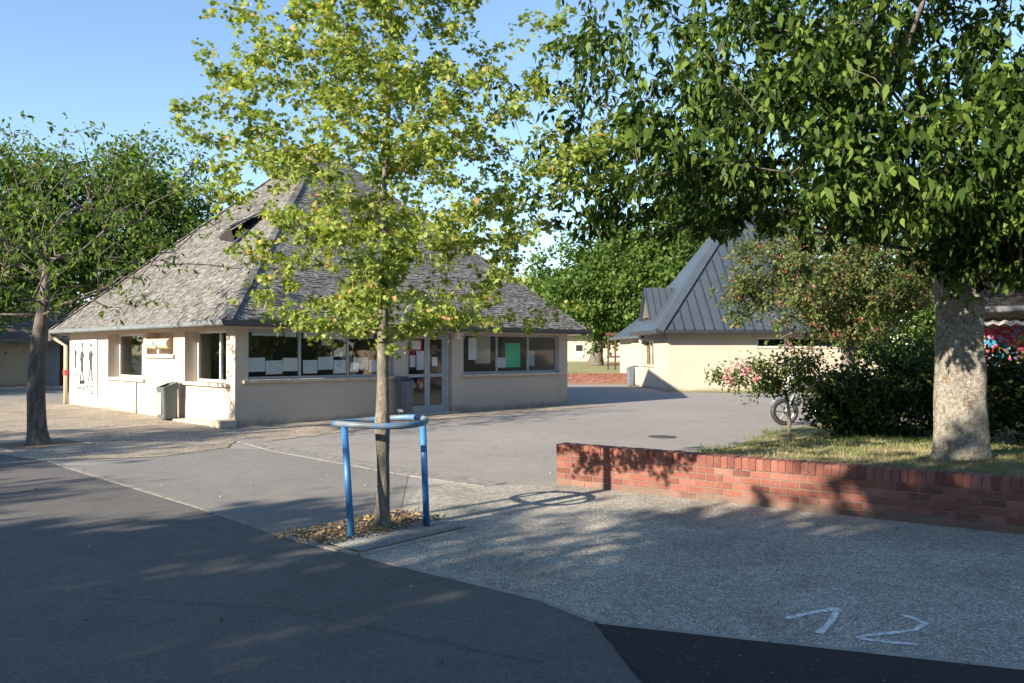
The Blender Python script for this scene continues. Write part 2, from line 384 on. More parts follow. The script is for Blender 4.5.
def make_leaves(name, centers, axes, size, tmpl, mat, parent, sj=.42, seed=1):
    """axes (n,3): direction the leaf points; random roll about it"""
    r = np.random.default_rng(seed); n = len(centers)
    y = axes/np.linalg.norm(axes, axis=1, keepdims=True)
    q = r.normal(size=(n, 3))*.65 + np.array([0, 0, 1.]); x = np.cross(y, q); x /= np.linalg.norm(x, axis=1, keepdims=True)
    z = np.cross(x, y)
    s = size*(1 + r.uniform(-sj, sj, n)); k = len(tmpl)
    V = (centers[:, None, :] + s[:, None, None]*(tmpl[None, :, 0:1]*x[:, None, :] + tmpl[None, :, 1:2]*y[:, None, :] + tmpl[None, :, 2:3]*z[:, None, :]*1.0))
    return link_fast(name, V.reshape(-1, 3), k, mat, parent)

def skeleton(trunk, tips, seed, step=.3, up=.5, jit=.06):
    """trunk: list of points. returns paths (list of arrays), each from its attach node to its tip"""
    r = np.random.default_rng(seed)
    nodes = [np.array(p, float) for p in trunk]; par = [-1]+list(range(len(trunk)-1))
    nd = np.zeros((60000, 3)); nd[:len(nodes)] = nodes; cnt = len(nodes)
    dist0 = np.zeros(60000); cen = np.array(trunk, float)
    for i in range(1, cnt): dist0[i] = dist0[i-1] + np.linalg.norm(nd[i]-nd[i-1])*.35
    td = np.array([np.min(np.linalg.norm(cen - tp, axis=1)) for tp in tips]); order = np.argsort(td)
    paths = []; nstart = len(trunk)
    lo = max(1, int(nstart*.0))
    for k in order:
        tp = tips[k]; d = nd[:cnt] - tp; dd = np.linalg.norm(d, axis=1)
        cost = dd + dist0[:cnt]*.45 + up*np.maximum(0, nd[:cnt, 2] - tp[2] + .25*dd)*1.6
        j = int(np.argmin(cost)); a = nd[j].copy(); L = dd[j]; m = max(2, int(L/step))
        pts = [a]; idx = [j]
        side = r.normal(size=3)*L*.10; sag = np.array([0, 0, 1.])*L*.10*r.uniform(-.3, 1)
        for q in range(1, m+1):
            f = q/m; p = a + (tp-a)*f + side*math.sin(math.pi*f) + sag*math.sin(math.pi*f) + (r.normal(size=3)*jit*step if q < m else 0)
            nd[cnt] = p; par.append(idx[-1]); dist0[cnt] = dist0[idx[-1]] + L/m; idx.append(cnt); cnt += 1; pts.append(p)
            if cnt > 59000: break
        paths.append((idx, np.array(pts)))
    return nd[:cnt], par, paths

def build_tree(root, trunk, trunk_r, tips, bark, leafm, tmpl, lsize, per_tip, spread, droop, seed, tip_r=.006, along=.5, expo=2.2, step=.3, up=.5, jit=.06, minr=0.0, bare=0.0, nsides=18, cluster=1, cspread=.03, vflat=.75, bbark=None, flare=1.35, crown_name='crown', outward=.5, perpt=None, maxbr=.6):
    r = np.random.default_rng(seed+100)
    nd, par, paths = skeleton(trunk, tips, seed, step, up, jit)
    n = len(nd); acc = np.zeros(n); kids = np.zeros(n, int)
    for i in range(1, n): kids[par[i]] += 1
    for i in range(n-1, 0, -1):
        if kids[i] == 0: acc[i] = tip_r**expo
        acc[par[i]] += acc[i]
    rad = acc**(1/expo); nt_ = len(trunk)
    sc = trunk_r[-1]*maxbr/max(rad[nt_:].max(), 1e-6) if rad[nt_:].max() > trunk_r[-1]*maxbr else 1
    mt = MB()
    # trunk: fine rings, lobed flare
    T = np.array(trunk, float); m = len(T); vs = []; ns = nsides; ph = r.uniform(0, 6.28, 4)
    up0, up1 = 0, m
    for i in range(m):
        for q in range(ns):
            an = q*2*math.pi/ns; h = T[i, 2]-T[0, 2]
            fl = 1 + (flare-1)*math.exp(-h/(trunk_r[0]*1.1))*(1+.35*math.sin(3*an+ph[0])+.2*math.sin(5*an+ph[1]))
            rr = trunk_r[i]*fl*(1+.05*math.sin(2*an+ph[2]+h*1.1)+.035*math.sin(5*an+h*2.3+ph[3])+r.uniform(-.022, .022))
            vs.append((T[i, 0]+rr*math.cos(an), T[i, 1]+rr*math.sin(an), T[i, 2]))
    fs = [(i*ns+q, i*ns+(q+1) % ns, (i+1)*ns+(q+1) % ns, (i+1)*ns+q) for i in range(m-1) for q in range(ns)]
    fs.append(tuple((m-1)*ns+q for q in range(ns)))
    mt.add(vs, fs); mt.build('trunk', bark, root, smooth=True)
    mb = MB()
    for idx, pts in paths:
        rr = [max(rad[i]*sc, minr) for i in idx]
        if idx[0] < nt_: rr[0] = min(rr[1]*1.35, trunk_r[idx[0]]*.9)
        else: rr[0] = min(rr[0], rr[1]*1.3)
        mb.tube(pts, rr, 7 if rr[0] > .04 else (5 if rr[0] > .015 else 4), True)
    mb.build('branches', bbark or bark, root, smooth=True)
    cs = []; ax = []; C0 = np.mean(np.array(tips), axis=0)
    for idx, pts in paths:
        if r.random() < bare: continue
        L = len(pts); k0 = int(L*(1-along)); seg = pts[k0:] if L-k0 > 0 else pts[-1:]
        nl = max(1, int(per_tip*r.uniform(.5, 1.4)))
        nc = max(1, nl//cluster); nl = nc*cluster
        w = r.integers(0, len(seg), nc); w[:nc//3] = len(seg)-1
        c = seg[w] + r.normal(size=(nc, 3))*spread*np.array([1, 1, vflat])
        if cluster > 1: c = np.repeat(c, cluster, 0) + r.normal(size=(nl, 3))*cspread
        cs.append(c)
        a = r.normal(size=(nl, 3)); out = c - C0; out /= np.linalg.norm(out, axis=1, keepdims=True)+1e-6
        a = a*.7 + out*outward + np.array([0, 0, -droop]); ax.append(a)
    cs = np.concatenate(cs); ax = np.concatenate(ax)
    make_leaves(crown_name, cs, ax, lsize, tmpl, leafm, root, seed=seed)
    return cs, paths

def ell_tips(n, c, r, seed, shell=.55, zmin=None, lump=.18, cut=None):
    g = np.random.default_rng(seed); out = []; ph = g.uniform(0, 6.28, 6)
    while len(out) < n:
        d = g.normal(size=3); d /= np.linalg.norm(d); th = math.atan2(d[1], d[0])
        l = 1 + lump*(math.sin(3*th+ph[0]+2*d[2]) + .7*math.sin(5*th+ph[1]+5*d[2]) + .6*math.sin(7*d[2]+ph[2]+2*th))
        rr = (g.uniform(shell**3, 1))**(1/3.) if g.random() < .8 else g.uniform(.3, 1)
        p = np.array(c) + d*np.array(r)*rr*l
        if zmin is not None and p[2] < zmin: continue
        if cut is not None and not cut(p): continue
        out.append(p)
    return np.array(out)

def trunk_pts(base, top, n, lean=0.02, seed=0):
    g = np.random.default_rng(seed); b = np.array(base, float); t_ = np.array(top, float); ph = g.uniform(0, 6.28, 2)
    return [b + (t_-b)*f + np.array([math.sin(f*5+ph[0])-math.sin(ph[0]), math.sin(f*4+ph[1])-math.sin(ph[1]), 0])*lean*np.linalg.norm(t_-b) for f in np.linspace(0, 1, n)]

# ------------------------------------------------------------------ ground
def gp(x, y, z=0.0):                                   # ground point seen at photograph pixel x, y
    Y = (CH-z)*F/(y-HZ); return ((x-512)/F*Y, Y)
def sheet(name, pts, z, mat, jit=0):
    if jit:
        g_ = np.random.default_rng(len(pts)); out = []
        for a, b_ in zip(pts, pts[1:]+pts[:1]):
            a = np.array(a, float); b_ = np.array(b_, float); L = np.linalg.norm(b_-a); n_ = max(1, int(L/.12)) if L < 12 else 1
            out += [a+(b_-a)*q_/n_ + (g_.normal(size=2)*jit if q_ else 0) for q_ in range(n_)]
        pts = out
    return tag(MB().poly([(p[0], p[1], z) for p in pts]).build(name, mat), kind='structure')

sheet('ground', [(-400, -60), (400, -60), (400, 600), (-400, 600)], 0, M['asphalt'])
A_, B_, C_ = (-2.02, 7.37), (-1.24, 6.70), (-.36, 7.72); D_ = (-1.14, 8.42)
sheet('foreground_road', [(-12.5, -6), (8, -6), (8, 2.4), (2.67, 4.31), (.52, 5.07), (.19, 5.52), B_, A_, (-3.29, 8.74), (-6.4, 11.85), (-9.6, 15.4), (-30, 36), (-60, 36), (-60, -6)], .004, M['asphalt_shade'])
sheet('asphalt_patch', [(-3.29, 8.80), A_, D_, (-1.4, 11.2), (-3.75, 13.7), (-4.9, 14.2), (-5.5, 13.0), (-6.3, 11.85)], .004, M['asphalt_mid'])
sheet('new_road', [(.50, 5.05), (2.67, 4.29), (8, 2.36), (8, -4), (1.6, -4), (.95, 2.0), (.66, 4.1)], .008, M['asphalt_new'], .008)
sheet('gravel_paving', [B_, (.19, 5.52), (.52, 5.07), (2.67, 4.31), (8, 2.4), (9.4, 4.1), (.55, 10.3), (-.15, 10.2), (-1.1, 10.95), D_, C_], .006, M['gravel'])
sheet('paving', [(-5.3, 16.6), (-4.9, 14.2), (-5.5, 13.0), (-7.1, 12.5), (-12, 16), (-22, 26), (-26, 31), (-14.5, 27.2)], .010, M['apron'], .02)
sheet('path', [(-5.3, 16.6), (-5.9, 17.9), (2.3, 26.3), (3.2, 25.4), (-1.2, 21.0), (-4.45, 15.3), (-4.95, 14.9)], .008, M['apron'], .03)

def strip(mb, pts, w, z0, z1):
    for a, b_ in zip(pts[:-1], pts[1:]):
        a = np.array(a); b_ = np.array(b_); d = b_-a; L = np.linalg.norm(d); d /= L; nrm = np.array((-d[1], d[0]))
        fr = Fr((a[0], a[1], 0), (d[0], d[1], 0), (nrm[0], nrm[1], 0)); x = 0
        while x < L:
            l = min(1.0, L-x); mb.box(x+.004, x+l-.004, -w/2, w/2, z0, z1, fr, .003); x += l
M['kerb_worn'] = simple('worn edging', (.29, .27, .245), (.13, .125, .118), 9, .9, .5, 40)
kb = MB(); strip(kb, [(-30, 36.2), (-9.6, 15.4), (-6.42, 11.87), (-3.31, 8.76), (-2.05, 7.4)], .05, -.05, .009)
tag(kb.build('kerb_strip', M['kerb_worn']), kind='structure')
kb = MB(); strip(kb, [(-1.2, 6.66), (.19, 5.50), (.52, 5.04), (2.67, 4.30), (8, 2.37)], .045, -.05, .012)
tag(kb.build('kerb_edging', M['kerb']), kind='structure')
kb = MB(); strip(kb, [(-5.5, 16.2), (-3.77, 13.8), (-1.44, 11.36), (-.2, 10.25)], .42, -.05, .011)
tag(kb.build('drain_channel', M['kerb_worn']), kind='structure')
kb = MB(); strip(kb, [A_, B_, C_, D_, A_], .07, -.04, .018)
tag(kb.build('tree_pit_kerb', M['kerb']), kind='structure')
# cracks in the asphalt
def crack(name, pts, seed, w=.006, z=.0135):
    g = np.random.default_rng(seed); mb = MB(); P = []
    for a, b_ in zip(pts[:-1], pts[1:]):
        a = np.array(a); b_ = np.array(b_); L = np.linalg.norm(b_-a); n = max(2, int(L/.07))
        for q in range(n): P.append(a+(b_-a)*q/n + g.normal(size=2)*.012)
    L_, R_ = [], []
    for i in range(len(P)-1):
        d = P[i+1]-P[i]; d /= np.linalg.norm(d)+1e-9; nn = np.array((-d[1], d[0]))*w*g.uniform(.3, 1.3); L_.append(P[i]+nn); R_.append(P[i]-nn)
    vs = [(p[0], p[1], z) for p in L_]+[(p[0], p[1], z) for p in R_]; k = len(L_)
    mb.add(vs, [(i, i+1, k+i+1, k+i) for i in range(k-1)])
    tag(mb.build(name, M['dark']), kind='structure')
crack('road_crack', [(.50, 5.03), (.6, 4.5), (.68, 4.1), (.9, 3.0)], 1)
crack('road_crack', [(-4.2, 8.2), (-3.2, 8.0), (-2.6, 7.6)], 2, .004)
crack('road_crack', [(-3.1, 5.6), (-1.5, 5.3), (0.3, 4.3)], 3, .003)
crack('road_crack', [(-5.9, 13.1), (-4.2, 13.9), (-3.2, 14.6), (-.5, 15.6)], 5, .008)
# painted digits 1 and 2 on the gravel paving
m, t, b = new_mat('worn white paint'); co = coord(t)
b.inputs['Base Color'].default_value = (.8, .82, .84, 1); b.inputs['Roughness'].default_value = .8
tr = N(t, 'ShaderNodeBsdfTransparent'); mx = N(t, 'ShaderNodeMixShader')
t.links.new(ramp(t, noise(t, co, 45, 5, .8), [(.36, 0.), (.54, .95)]), mx.inputs[0]); t.links.new(tr.outputs[0], mx.inputs[1]); t.links.new(b.outputs[0], mx.inputs[2])
t.links.new(mx.outputs[0], t.nodes['Material Output'].inputs[0]); M['paint'] = m
def stroke(mb, pts, w, z):
    g_ = np.random.default_rng(len(pts)*7+int(w*1e4)); P0 = [np.array(p) for p in pts]; P = []
    for a_, b_ in zip(P0[:-1], P0[1:]): P += [a_+(b_-a_)*q_/5+g_.normal(size=2)*.003 for q_ in range(5)]
    P.append(P0[-1]); L_, R_ = [], []
    for i in range(len(P)):
        d = P[min(i+1, len(P)-1)]-P[max(i-1, 0)]; d /= np.linalg.norm(d); nn = np.array((-d[1], d[0]))*w/2*g_.uniform(.65, 1.2); L_.append(P[i]+nn); R_.append(P[i]-nn)
    k = len(P); mb.add([(p[0], p[1], z) for p in L_+R_], [(i, i+1, k+i+1, k+i) for i in range(k-1)])
mb = MB(); a = [gp(785, 619), gp(812, 613), gp(838, 609)]; stroke(mb, a, .045, .012); stroke(mb, [gp(837, 611), gp(829, 623), gp(818, 634)], .05, .0125)
tag(mb.build('painted_digit', M['paint'], origin=(2.0, 5.2, 0)), 'hand-painted white digit 1 on the gravel paving', 'ground marking')
mb = MB(); stroke(mb, [gp(899, 615), gp(912, 619), gp(924, 624), gp(914, 630), gp(895, 633), gp(872, 635), gp(856, 638), gp(870, 641), gp(890, 643), gp(916, 645)], .04, .012)
tag(mb.build('painted_digit', M['paint'], origin=(2.2, 4.9, 0)), 'faded hand-painted white digit 2 on the gravel paving', 'ground marking')
# manhole
mh = gp(662, 437); mb = MB().disc((mh[0], mh[1], .006), .27, (0, 0, 1), 28, .012)
tag(mb.build('manhole_cover', M['manhole'], origin=(mh[0], mh[1], 0)), 'round cast iron manhole cover in the courtyard asphalt', 'manhole cover')

# ------------------------------------------------------------------ brick wall of the raised bed
WO = np.array((.55, 10.3)); WU = np.array((.818, -.575)); WV = np.array((.575, .818))
wf = Fr((WO[0], WO[1], 0), (WU[0], WU[1], 0), (WV[0], WV[1], 0))
def brick_wall(root, fr, L, seed, courses=5, cap=.13, th=.22, bl=.205):
    g = np.random.default_rng(seed); mb = MB(); h = .075
    for k in range(courses):
        x = -(k % 2)*bl/2
        while x < L:
            x0 = max(0, x)+.005; x1 = min(L, x+bl)-.005
            if x1-x0 > .02:
                j = g.uniform(-.003, .003); mb.box(x0, x1, j, j+.10, k*h+.004, (k+1)*h-.005, fr, .004)
            x += bl
        mb.box(.004, .1, .105, th-.002, k*h+.004, (k+1)*h-.005, fr, .004)
    z0 = courses*h; x = 0
    while x < L-.03:
        j = g.uniform(-.004, .004); w = .078 + g.uniform(-.004, .004)
        mb.box(x+.004, x+w-.004, -.006+j, th+.006+j, z0+.004, z0+cap+g.uniform(-.004, .004), fr, .005); x += w
    mb.build('brickwork', M['brick'], root)
    MB().box(.006, L-.006, .005, th-.005, -.02, z0+cap-.012, fr).build('mortar', M['mortar'], root)
bw = empty('brick_wall', (WO[0], WO[1], 0), 'low red brick retaining wall with upright coping bricks beside the gravel', 'brick wall')
brick_wall(bw, wf, 9.2, 3)

# raised lawn
def lawn_h(u, v):
    a = np.clip((u-.1)/2.3, 0, 1); a = a*a*(3-2*a)
    q = np.clip((v-.6)/9.0, 0, 1); q = 1-q*q*(3-2*q)
    e = np.clip((u)/.5, 0, 1)
    return .03*e + .43*a*q + .05*e*np.sin(u*1.3+.5)*np.sin(v*.9)*np.clip(v/1.5, 0, 1)
nu, nv = 60, 70; U = np.linspace(0, 15, nu); V = np.linspace(.2, 12.5, nv); vs = []
for i, u in enumerate(U):
    for j, v in enumerate(V):
        z = float(lawn_h(u, v)); 
        if j == nv-1 or i == 0: z = -.02
        vs.append(wf.p(u + (.0 if i else .12*math.sin(v*2.1)+.1*math.sin(v*5.3)), v, z))
lawn = link_mesh('lawn', vs, [(i*nv+j, (i+1)*nv+j, (i+1)*nv+j+1, i*nv+j+1) for i in range(nu-1) for j in range(nv-1)], M['lawn'], smooth=True)
tag(lawn, kind='structure')
g = np.random.default_rng(5); nb = 60000
u = g.uniform(.1, 10, nb); v = g.uniform(.24, 1, nb)**1.0*8.0*g.random(nb)**.7+.24
z = lawn_h(u, v); keep = z > .005; u, v, z = u[keep], v[keep], z[keep]
P = np.stack([wf.o[0]+u*wf.u[0]+v*wf.v[0], wf.o[1]+u*wf.u[1]+v*wf.v[1], z-.005], 1)
ax = g.normal(size=(len(P), 3))*.6 + np.array([0, 0, .75])
T_BL = np.array([(-.09, 0, 0), (.09, 0, 0), (.05, .6, .1), (0, 1, .3)])
gr = make_leaves('grass', P, ax, .037, T_BL, M['blades'], None, .5, 5)
tag(gr, 'short dry grass with green patches on the raised bed', 'grass', kind='stuff')
# scruffy weeds along lawn edge and wall foot
def tufts(name, pts, h, mat, seed, label, cat='weeds', per=26, spread=.06):
    g = np.random.default_rng(seed); P = np.repeat(np.array(pts), per, 0) + g.normal(size=(len(pts)*per, 3))*np.array([spread, spread, 0])
    ax = g.normal(size=P.shape)*.35 + np.array([0, 0, 1.]); 
    return tag(make_leaves(name, P, ax, h, T_BL, mat, None, .5, seed), label, cat, kind='stuff')

# far brick wall and lawn
fw = empty('brick_wall', (-8, 42.0, 0), 'far low red brick wall in front of the dry lawn across the courtyard', 'brick wall')
brick_wall(fw, Fr((-8, 42.0, 0), (1, 0, 0), (0, 1, 0)), 13.85, 4, 6, .12)
tag(MB().poly([(-40, 42.2, .5), (5.9, 42.2, .5), (5.9, 44, .5), (60, 44.2, .5), (60, 140, .8), (-40, 140, .8)]).build('far_lawn', M['lawn']), kind='structure')
# strip of dry grass in front of building B
sheet('grass_strip', [(6.2, 34.3), (6.2, 35.0), (18, 36.0), (18, 33.4), (9, 33.5)], .012, M['lawn'])

# ------------------------------------------------------------------ building A
C0 = np.array((-6.1, 18.2)); q = math.sqrt(.5)
fR = Fr((C0[0], C0[1], 0), (q, q, 0), (-q, q, 0))          # u along right face, v inwards
fL = Fr((C0[0], C0[1], 0), (-q, q, 0), (q, q, 0))          # u along left face, v inwards
S = 11.1
def Rw(x, y):
    k = (x-512)/F; t_ = (C0[1]*k - C0[0])/(q*(1-k)); Y = C0[1]+q*t_; return t_, CH-(y-HZ)*Y/F
def Lw(x, y):
    k = (x-512)/F; t_ = (C0[0] - C0[1]*k)/(q*(1+k)); Y = C0[1]+q*t_; return t_, CH-(y-HZ)*Y/F
bA = empty('school_building', (-6.1, 26.05, 0), 'cream school pavilion with steep weathered shingle pyramid roof behind the young tree', 'building')
TH = .32; ZT = 2.25
w = MB()
# right face: piers, low walls, lintel ring
for a0, a1 in ((0, .30), (4.33, 4.74), (6.30, 6.72), (10.70, S)): w.box(a0, a1, 0, TH, 0, 2.16, fR)
w.box(.30, 4.33, 0, TH-.1, 0, .95, fR); w.box(6.72, 10.70, 0, TH-.1, 0, .95, fR)
w.box(0, S, .002, TH, 2.16, ZT, fR)
# left face (v starts after the corner pier thickness)
def lbox(a0, a1, z0, z1, b0=0, b1=TH+.1): w.box(a0, a1, b0, b1, z0, z1, fL)
lbox(TH+.002, TH+.10, 0, 2.16); lbox(TH+.10, 2.6, 0, .86); lbox(2.6, 3.25, 0, 2.16); lbox(3.25, 4.95, 0, 1.5); lbox(3.25, 4.95, 1.5, 2.16, .28)
lbox(4.95, 5.15, 0, 2.16); lbox(5.15, 7.75, 0, .86); lbox(7.75, S, 0, 2.16)
w.box(TH+.002, S, .002, TH+.1, 2.16, ZT, fL)
# back faces
w.box(TH, S-.003, S-TH, S, 0, ZT, fR); w.box(S-TH, S, TH+.002, S-TH-.002, 0, ZT, fR)
w.build('wall', M['stucco'], bA)
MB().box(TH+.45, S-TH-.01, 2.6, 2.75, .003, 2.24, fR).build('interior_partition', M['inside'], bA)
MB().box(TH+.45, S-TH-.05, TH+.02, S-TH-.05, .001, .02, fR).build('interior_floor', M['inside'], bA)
MB().box(-.40, S+.40, -.40, S+.40, ZT+.002, ZT+.05, fR).build('soffit', M['sill'], bA)
# sills
for a0, a1 in ((.18, 4.42), (6.62, 10.8)): MB().box(a0, a1, -.07, TH-.12, .95+.002, 1.03, fR, .008).build('sill', M['sill'], bA)
for a0, a1 in ((.25, 2.75), (5.0, 7.85)): MB().box(a0, a1, -.08, TH+.05, .862, .94, fL, .008).build('sill', M['sill'], bA)
MB().box(3.15, 5.05, -.07, .26, 1.502, 1.59, fL, .008).build('shelf', M['sill'], bA)
MB().box(-.15, .3, -.42, -.03, 0, .16, fL, .01).build('step', M['sill'], bA)
MB().box(.3, 3.0, -.3, -.003, 0, .05, fL, .01).build('step', M['sill'], bA)

def window(fr, a0, a1, z0, z1, splits, v0, mat=M['frame'], w_=.055, parent=bA, name='window', rails=(), glass=None):
    m_ = MB()
    m_.box(a0, a1, v0, v0+.06, z0, z0+w_, fr, .004); m_.box(a0, a1, v0, v0+.06, z1-w_, z1, fr, .004)
    m_.box(a0, a0+w_, v0+.002, v0+.058, z0+w_, z1-w_, fr); m_.box(a1-w_, a1, v0+.002, v0+.058, z0+w_, z1-w_, fr)
    o = m_.build(name, mat, parent)
    e = [a0+w_]+list(splits)+[a1-w_]
    for s_ in splits: MB().box(s_-w_/2, s_+w_/2, v0-.004, v0+.062, z0+w_+.001, z1-w_-.001, fr, .003).build('mullion', mat, o)
    for z in rails: MB().box(a0+w_, a1-w_, v0+.0, v0+.056, z-w_/2, z+w_/2, fr, .003).build('rail', mat, o)
    for i in range(len(e)-1):
        MB().box(e[i], e[i+1], v0+.025, v0+.031, z0+w_*.6, z1-w_*.6, fr).build('pane', glass or M['glass'], o)
    return o
window(fR, .31, 4.32, 1.035, 2.155, (1.66, 2.99), .09)
window(fR, 6.73, 10.69, 1.035, 2.155, (8.1, 9.4), .09)
window(fL, .46, 2.58, .945, 2.155, (1.35,), .30, M['whiteframe'])
window(fL, 5.17, 7.73, .945, 2.155, (6.0,), .30, M['whiteframe'])
# entrance door: frame with two leaves
d0, d1 = 4.75, 6.29; dm = 5.53
fm = MB()
fm.box(d0, d0+.06, .10, .2, 0, 2.155, fR, .004); fm.box(d1-.14, d1, .10, .2, 0, 2.155, fR, .004); fm.box(d0+.06, d1-.14, .10, .2, 2.08, 2.155, fR, .004)
dr = fm.build('door_frame', M['frame'], bA)
for a0, a1, hx in ((d0+.065, dm-.003, dm-.10), (dm+.003, d1-.145, dm+.06)):
    lf = MB(); st = .085
    lf.box(a0, a0+st, .12, .17, .02, 2.075, fR, .004); lf.box(a1-st, a1, .12, .17, .02, 2.075, fR, .004)
    for z0, z1 in ((.02, .22), (.98, 1.06), (2.0, 2.075)): lf.box(a0+st, a1-st, .121, .169, z0, z1, fR)
    dl = lf.build('door', M['frame'], bA)
    for z0, z1 in ((.22, .98), (1.06, 2.0)): MB().box(a0+st-.01, a1-st+.01, .142, .148, z0, z1, fR).build('pane', M['glass'], dl)
    MB().tube([fR.p(hx+.04, .12, 1.0), fR.p(hx+.04, .06, 1.0), fR.p(hx-.06, .06, 1.0)], .011, 6).build('handle', M['chrome'], dl)
MB().box(d0+.1, d1-.2, 2.3, 2.4, .1, .52, fR).build('hall_bench', M['sill'], bA)
MB().box(d0, d1, -.35, .1, 0, .03, fR, .006).build('threshold', M['sill'], bA)

# roof of A: shingles
E0 = .42; ZE = 2.34; AP = 8.15
def face_pts(fr, S_, e, ze, apz):
    a = fr.p(-e, -e, ze); b_ = fr.p(S_+e, -e, ze); c = fr.p(S_/2, S_/2, apz); return a, b_, c
def shingle_face(a, b_, c, wsh, ex, seed, jit=1.0, holes=None):
    g = np.random.default_rng(seed); mid = (a+b_)/2; L = np.linalg.norm(b_-a); ud = (b_-a)/L; sv = c-mid; H = np.linalg.norm(sv); sd_ = sv/H
    nrm = np.cross(ud, sd_); nrm *= np.sign(nrm[2]); out = []
    rows = int(H/ex)
    for k in range(rows):
        y0 = k*ex; half = L/2*(1-y0/H); x = -half - g.uniform(0, wsh)
        while x < half:
            ww = wsh*g.uniform(.75, 1.25); x0 = max(x, -half); x1 = min(x+ww-.006, half)
            if x1-x0 > .03 and not (holes and holes((x0+x1)/2, y0)):
                t0 = .03*g.uniform(.5, 1.9)*jit; yj = g.uniform(-.035, .035)*jit; y1 = min(H, y0+ex*1.6)
                hx = min(1, max(0, (1-y1/H)))*L/2; 
                q0, q1 = np.clip(x0, -hx, hx), np.clip(x1, -hx, hx)
                f0 = mid+ud*x0+sd_*(y0+yj); f1 = mid+ud*x1+sd_*(y0+yj+g.uniform(-.012, .012)*jit)
                r0 = mid+ud*q0+sd_*y1; r1 = mid+ud*q1+sd_*y1
                tw = g.uniform(-.012, .012)*jit
                out += [f0+nrm*(t0+tw), f1+nrm*(t0-tw), r1+nrm*.004, r0+nrm*.004]        # top
                out += [f0-nrm*.004, f1-nrm*.004, f1+nrm*(t0-tw), f0+nrm*(t0+tw)]      # butt edge
            x += ww
    return np.array(out), (mid, ud, sd_, nrm, H, L)
apexA = fR.p(S/2, S/2, AP)
fB1 = Fr(fR.p(S, 0, 0), fR.v, -fR.u); fB2 = Fr(fR.p(0, S, 0), fR.u, -fR.v)
deck = MB(); allv = []
mids = {}
facesA = {'L': (fL.p(S+E0, -E0, ZE), fL.p(-E0, -E0, ZE)), 'R': (fR.p(-E0, -E0, ZE), fR.p(S+E0, -E0, ZE)),
          'B': (fR.p(S+E0, -E0, ZE), fR.p(S+E0, S+E0, ZE)), 'K': (fR.p(S+E0, S+E0, ZE), fR.p(-E0, S+E0, ZE))}
for k_, (a, b_) in facesA.items():
    vv, info = shingle_face(a, b_, apexA, *((.13, .085, 11+len(allv), .5) if k_ in 'LR' else (.3, .2, 11, .5))); allv.append(vv); mids[k_] = info
c4_ = [facesA['L'][0], facesA['R'][0], facesA['R'][1], facesA['K'][0]]
deck.add([*c4_, apexA], [(0, 1, 4), (1, 2, 4), (2, 3, 4), (3, 0, 4), (3, 2, 1, 0)])
rf = deck.build('roof', M['dark'], bA)
link_fast('shingles', np.concatenate(allv), 4, M['shingle'], rf)
hp = MB()
for c_ in c4_:
    n_ = 46
    for i in range(n_):
        p0 = c_+(apexA-c_)*(i/n_); p1 = c_+(apexA-c_)*((i+1.25)/n_); up_ = np.array((0, 0, .045)); d = (apexA-c_)[:2]; d = d/np.linalg.norm(d); sdw = np.array((-d[1], d[0], 0))*.13; dz = np.array((0, 0, -.055))
        j = random.uniform(-.012, .012)
        hp.add([p0+up_+(0, 0, .03+j), p0+up_+sdw+dz, p1+up_+sdw+dz, p1+up_, p1+up_-sdw+dz, p0+up_-sdw+dz], [(0, 1, 2, 3), (0, 3, 4, 5)])
hp.build('hip_tiles', M['shingle'], rf)
# mossy fringe at eaves
for k_, mt_, nm in (('L', M['gutter_l'], 'gutter'), ('R', M['gutter'], 'gutter'), ('B', M['gutter'], 'gutter'), ('K', M['gutter'], 'gutter')):
    a, b_ = facesA[k_]; d = (b_-a)/np.linalg.norm(b_-a); L = np.linalg.norm(b_-a); o_ = np.cross(d, (0, 0, 1)); 
    if np.dot(o_[:2], ((a+b_)/2 - apexA)[:2]) < 0: o_ = -o_
    gf = Fr(a, d, o_); m_ = MB(); m_.box(-.02, L+.02, -.03, .01, -.13, .0, gf)
    # half-round gutter section
    prof = [(.012, -.01), (.02, -.07), (.05, -.11), (.09, -.12), (.125, -.09), (.14, -.02), (.15, .0), (.128, -.0), (.115, -.075), (.088, -.105), (.055, -.095), (.035, -.06), (.03, -.01)]
    P0 = [gf.p(-.1, x_, z_) for x_, z_ in prof]; P1 = [gf.p(L+.1, x_, z_) for x_, z_ in prof]; n_ = len(prof)
    m_.add(P0+P1, [(i, (i+1) % n_, n_+(i+1) % n_, n_+i) for i in range(n_)])
    m_.build(nm, mt_, bA)
# roof vent on the left face
mid, ud, sd_, nrm, H, L = mids['L']
def on_left_roof(px, py):
    d = np.array(((px-512)/F, 1, (HZ-py)/F)); o_ = np.array((0, 0, CH)); t_ = np.dot(mid-o_, nrm)/np.dot(d, nrm); return o_+d*t_
vc = on_left_roof(226, 243); vf = Fr(vc, -ud if np.dot(ud, fL.u) < 0 else ud, sd_, nrm)
if vf.u[0] > 0: vf.u = -vf.u
vf.u = -vf.u   # pointing right in the picture
rv = MB(); pA, pB, pC, pD = vf.p(-1.0, .35, .03), vf.p(.78, .05, .42), vf.p(.85, 1.25, .08), vf.p(-.2, 1.1, .06); th_ = vf.w*.05
rv.add([pA, pB, pC, pD, pA+th_, pB+th_, pC+th_, pD+th_], [(3, 2, 1, 0), (4, 5, 6, 7), (0, 1, 5, 4), (1, 2, 6, 5), (2, 3, 7, 6), (3, 0, 4, 7)])
vo = rv.build('roof_vent', M['shingle'], rf)
MB().add([vf.p(-.7, .22, .035), vf.p(.74, -.12, .045), vf.p(.74, .04, .40), vf.p(-.7, .3, .08)], [(0, 1, 2, 3)]).build('opening', M['dark'], vo)
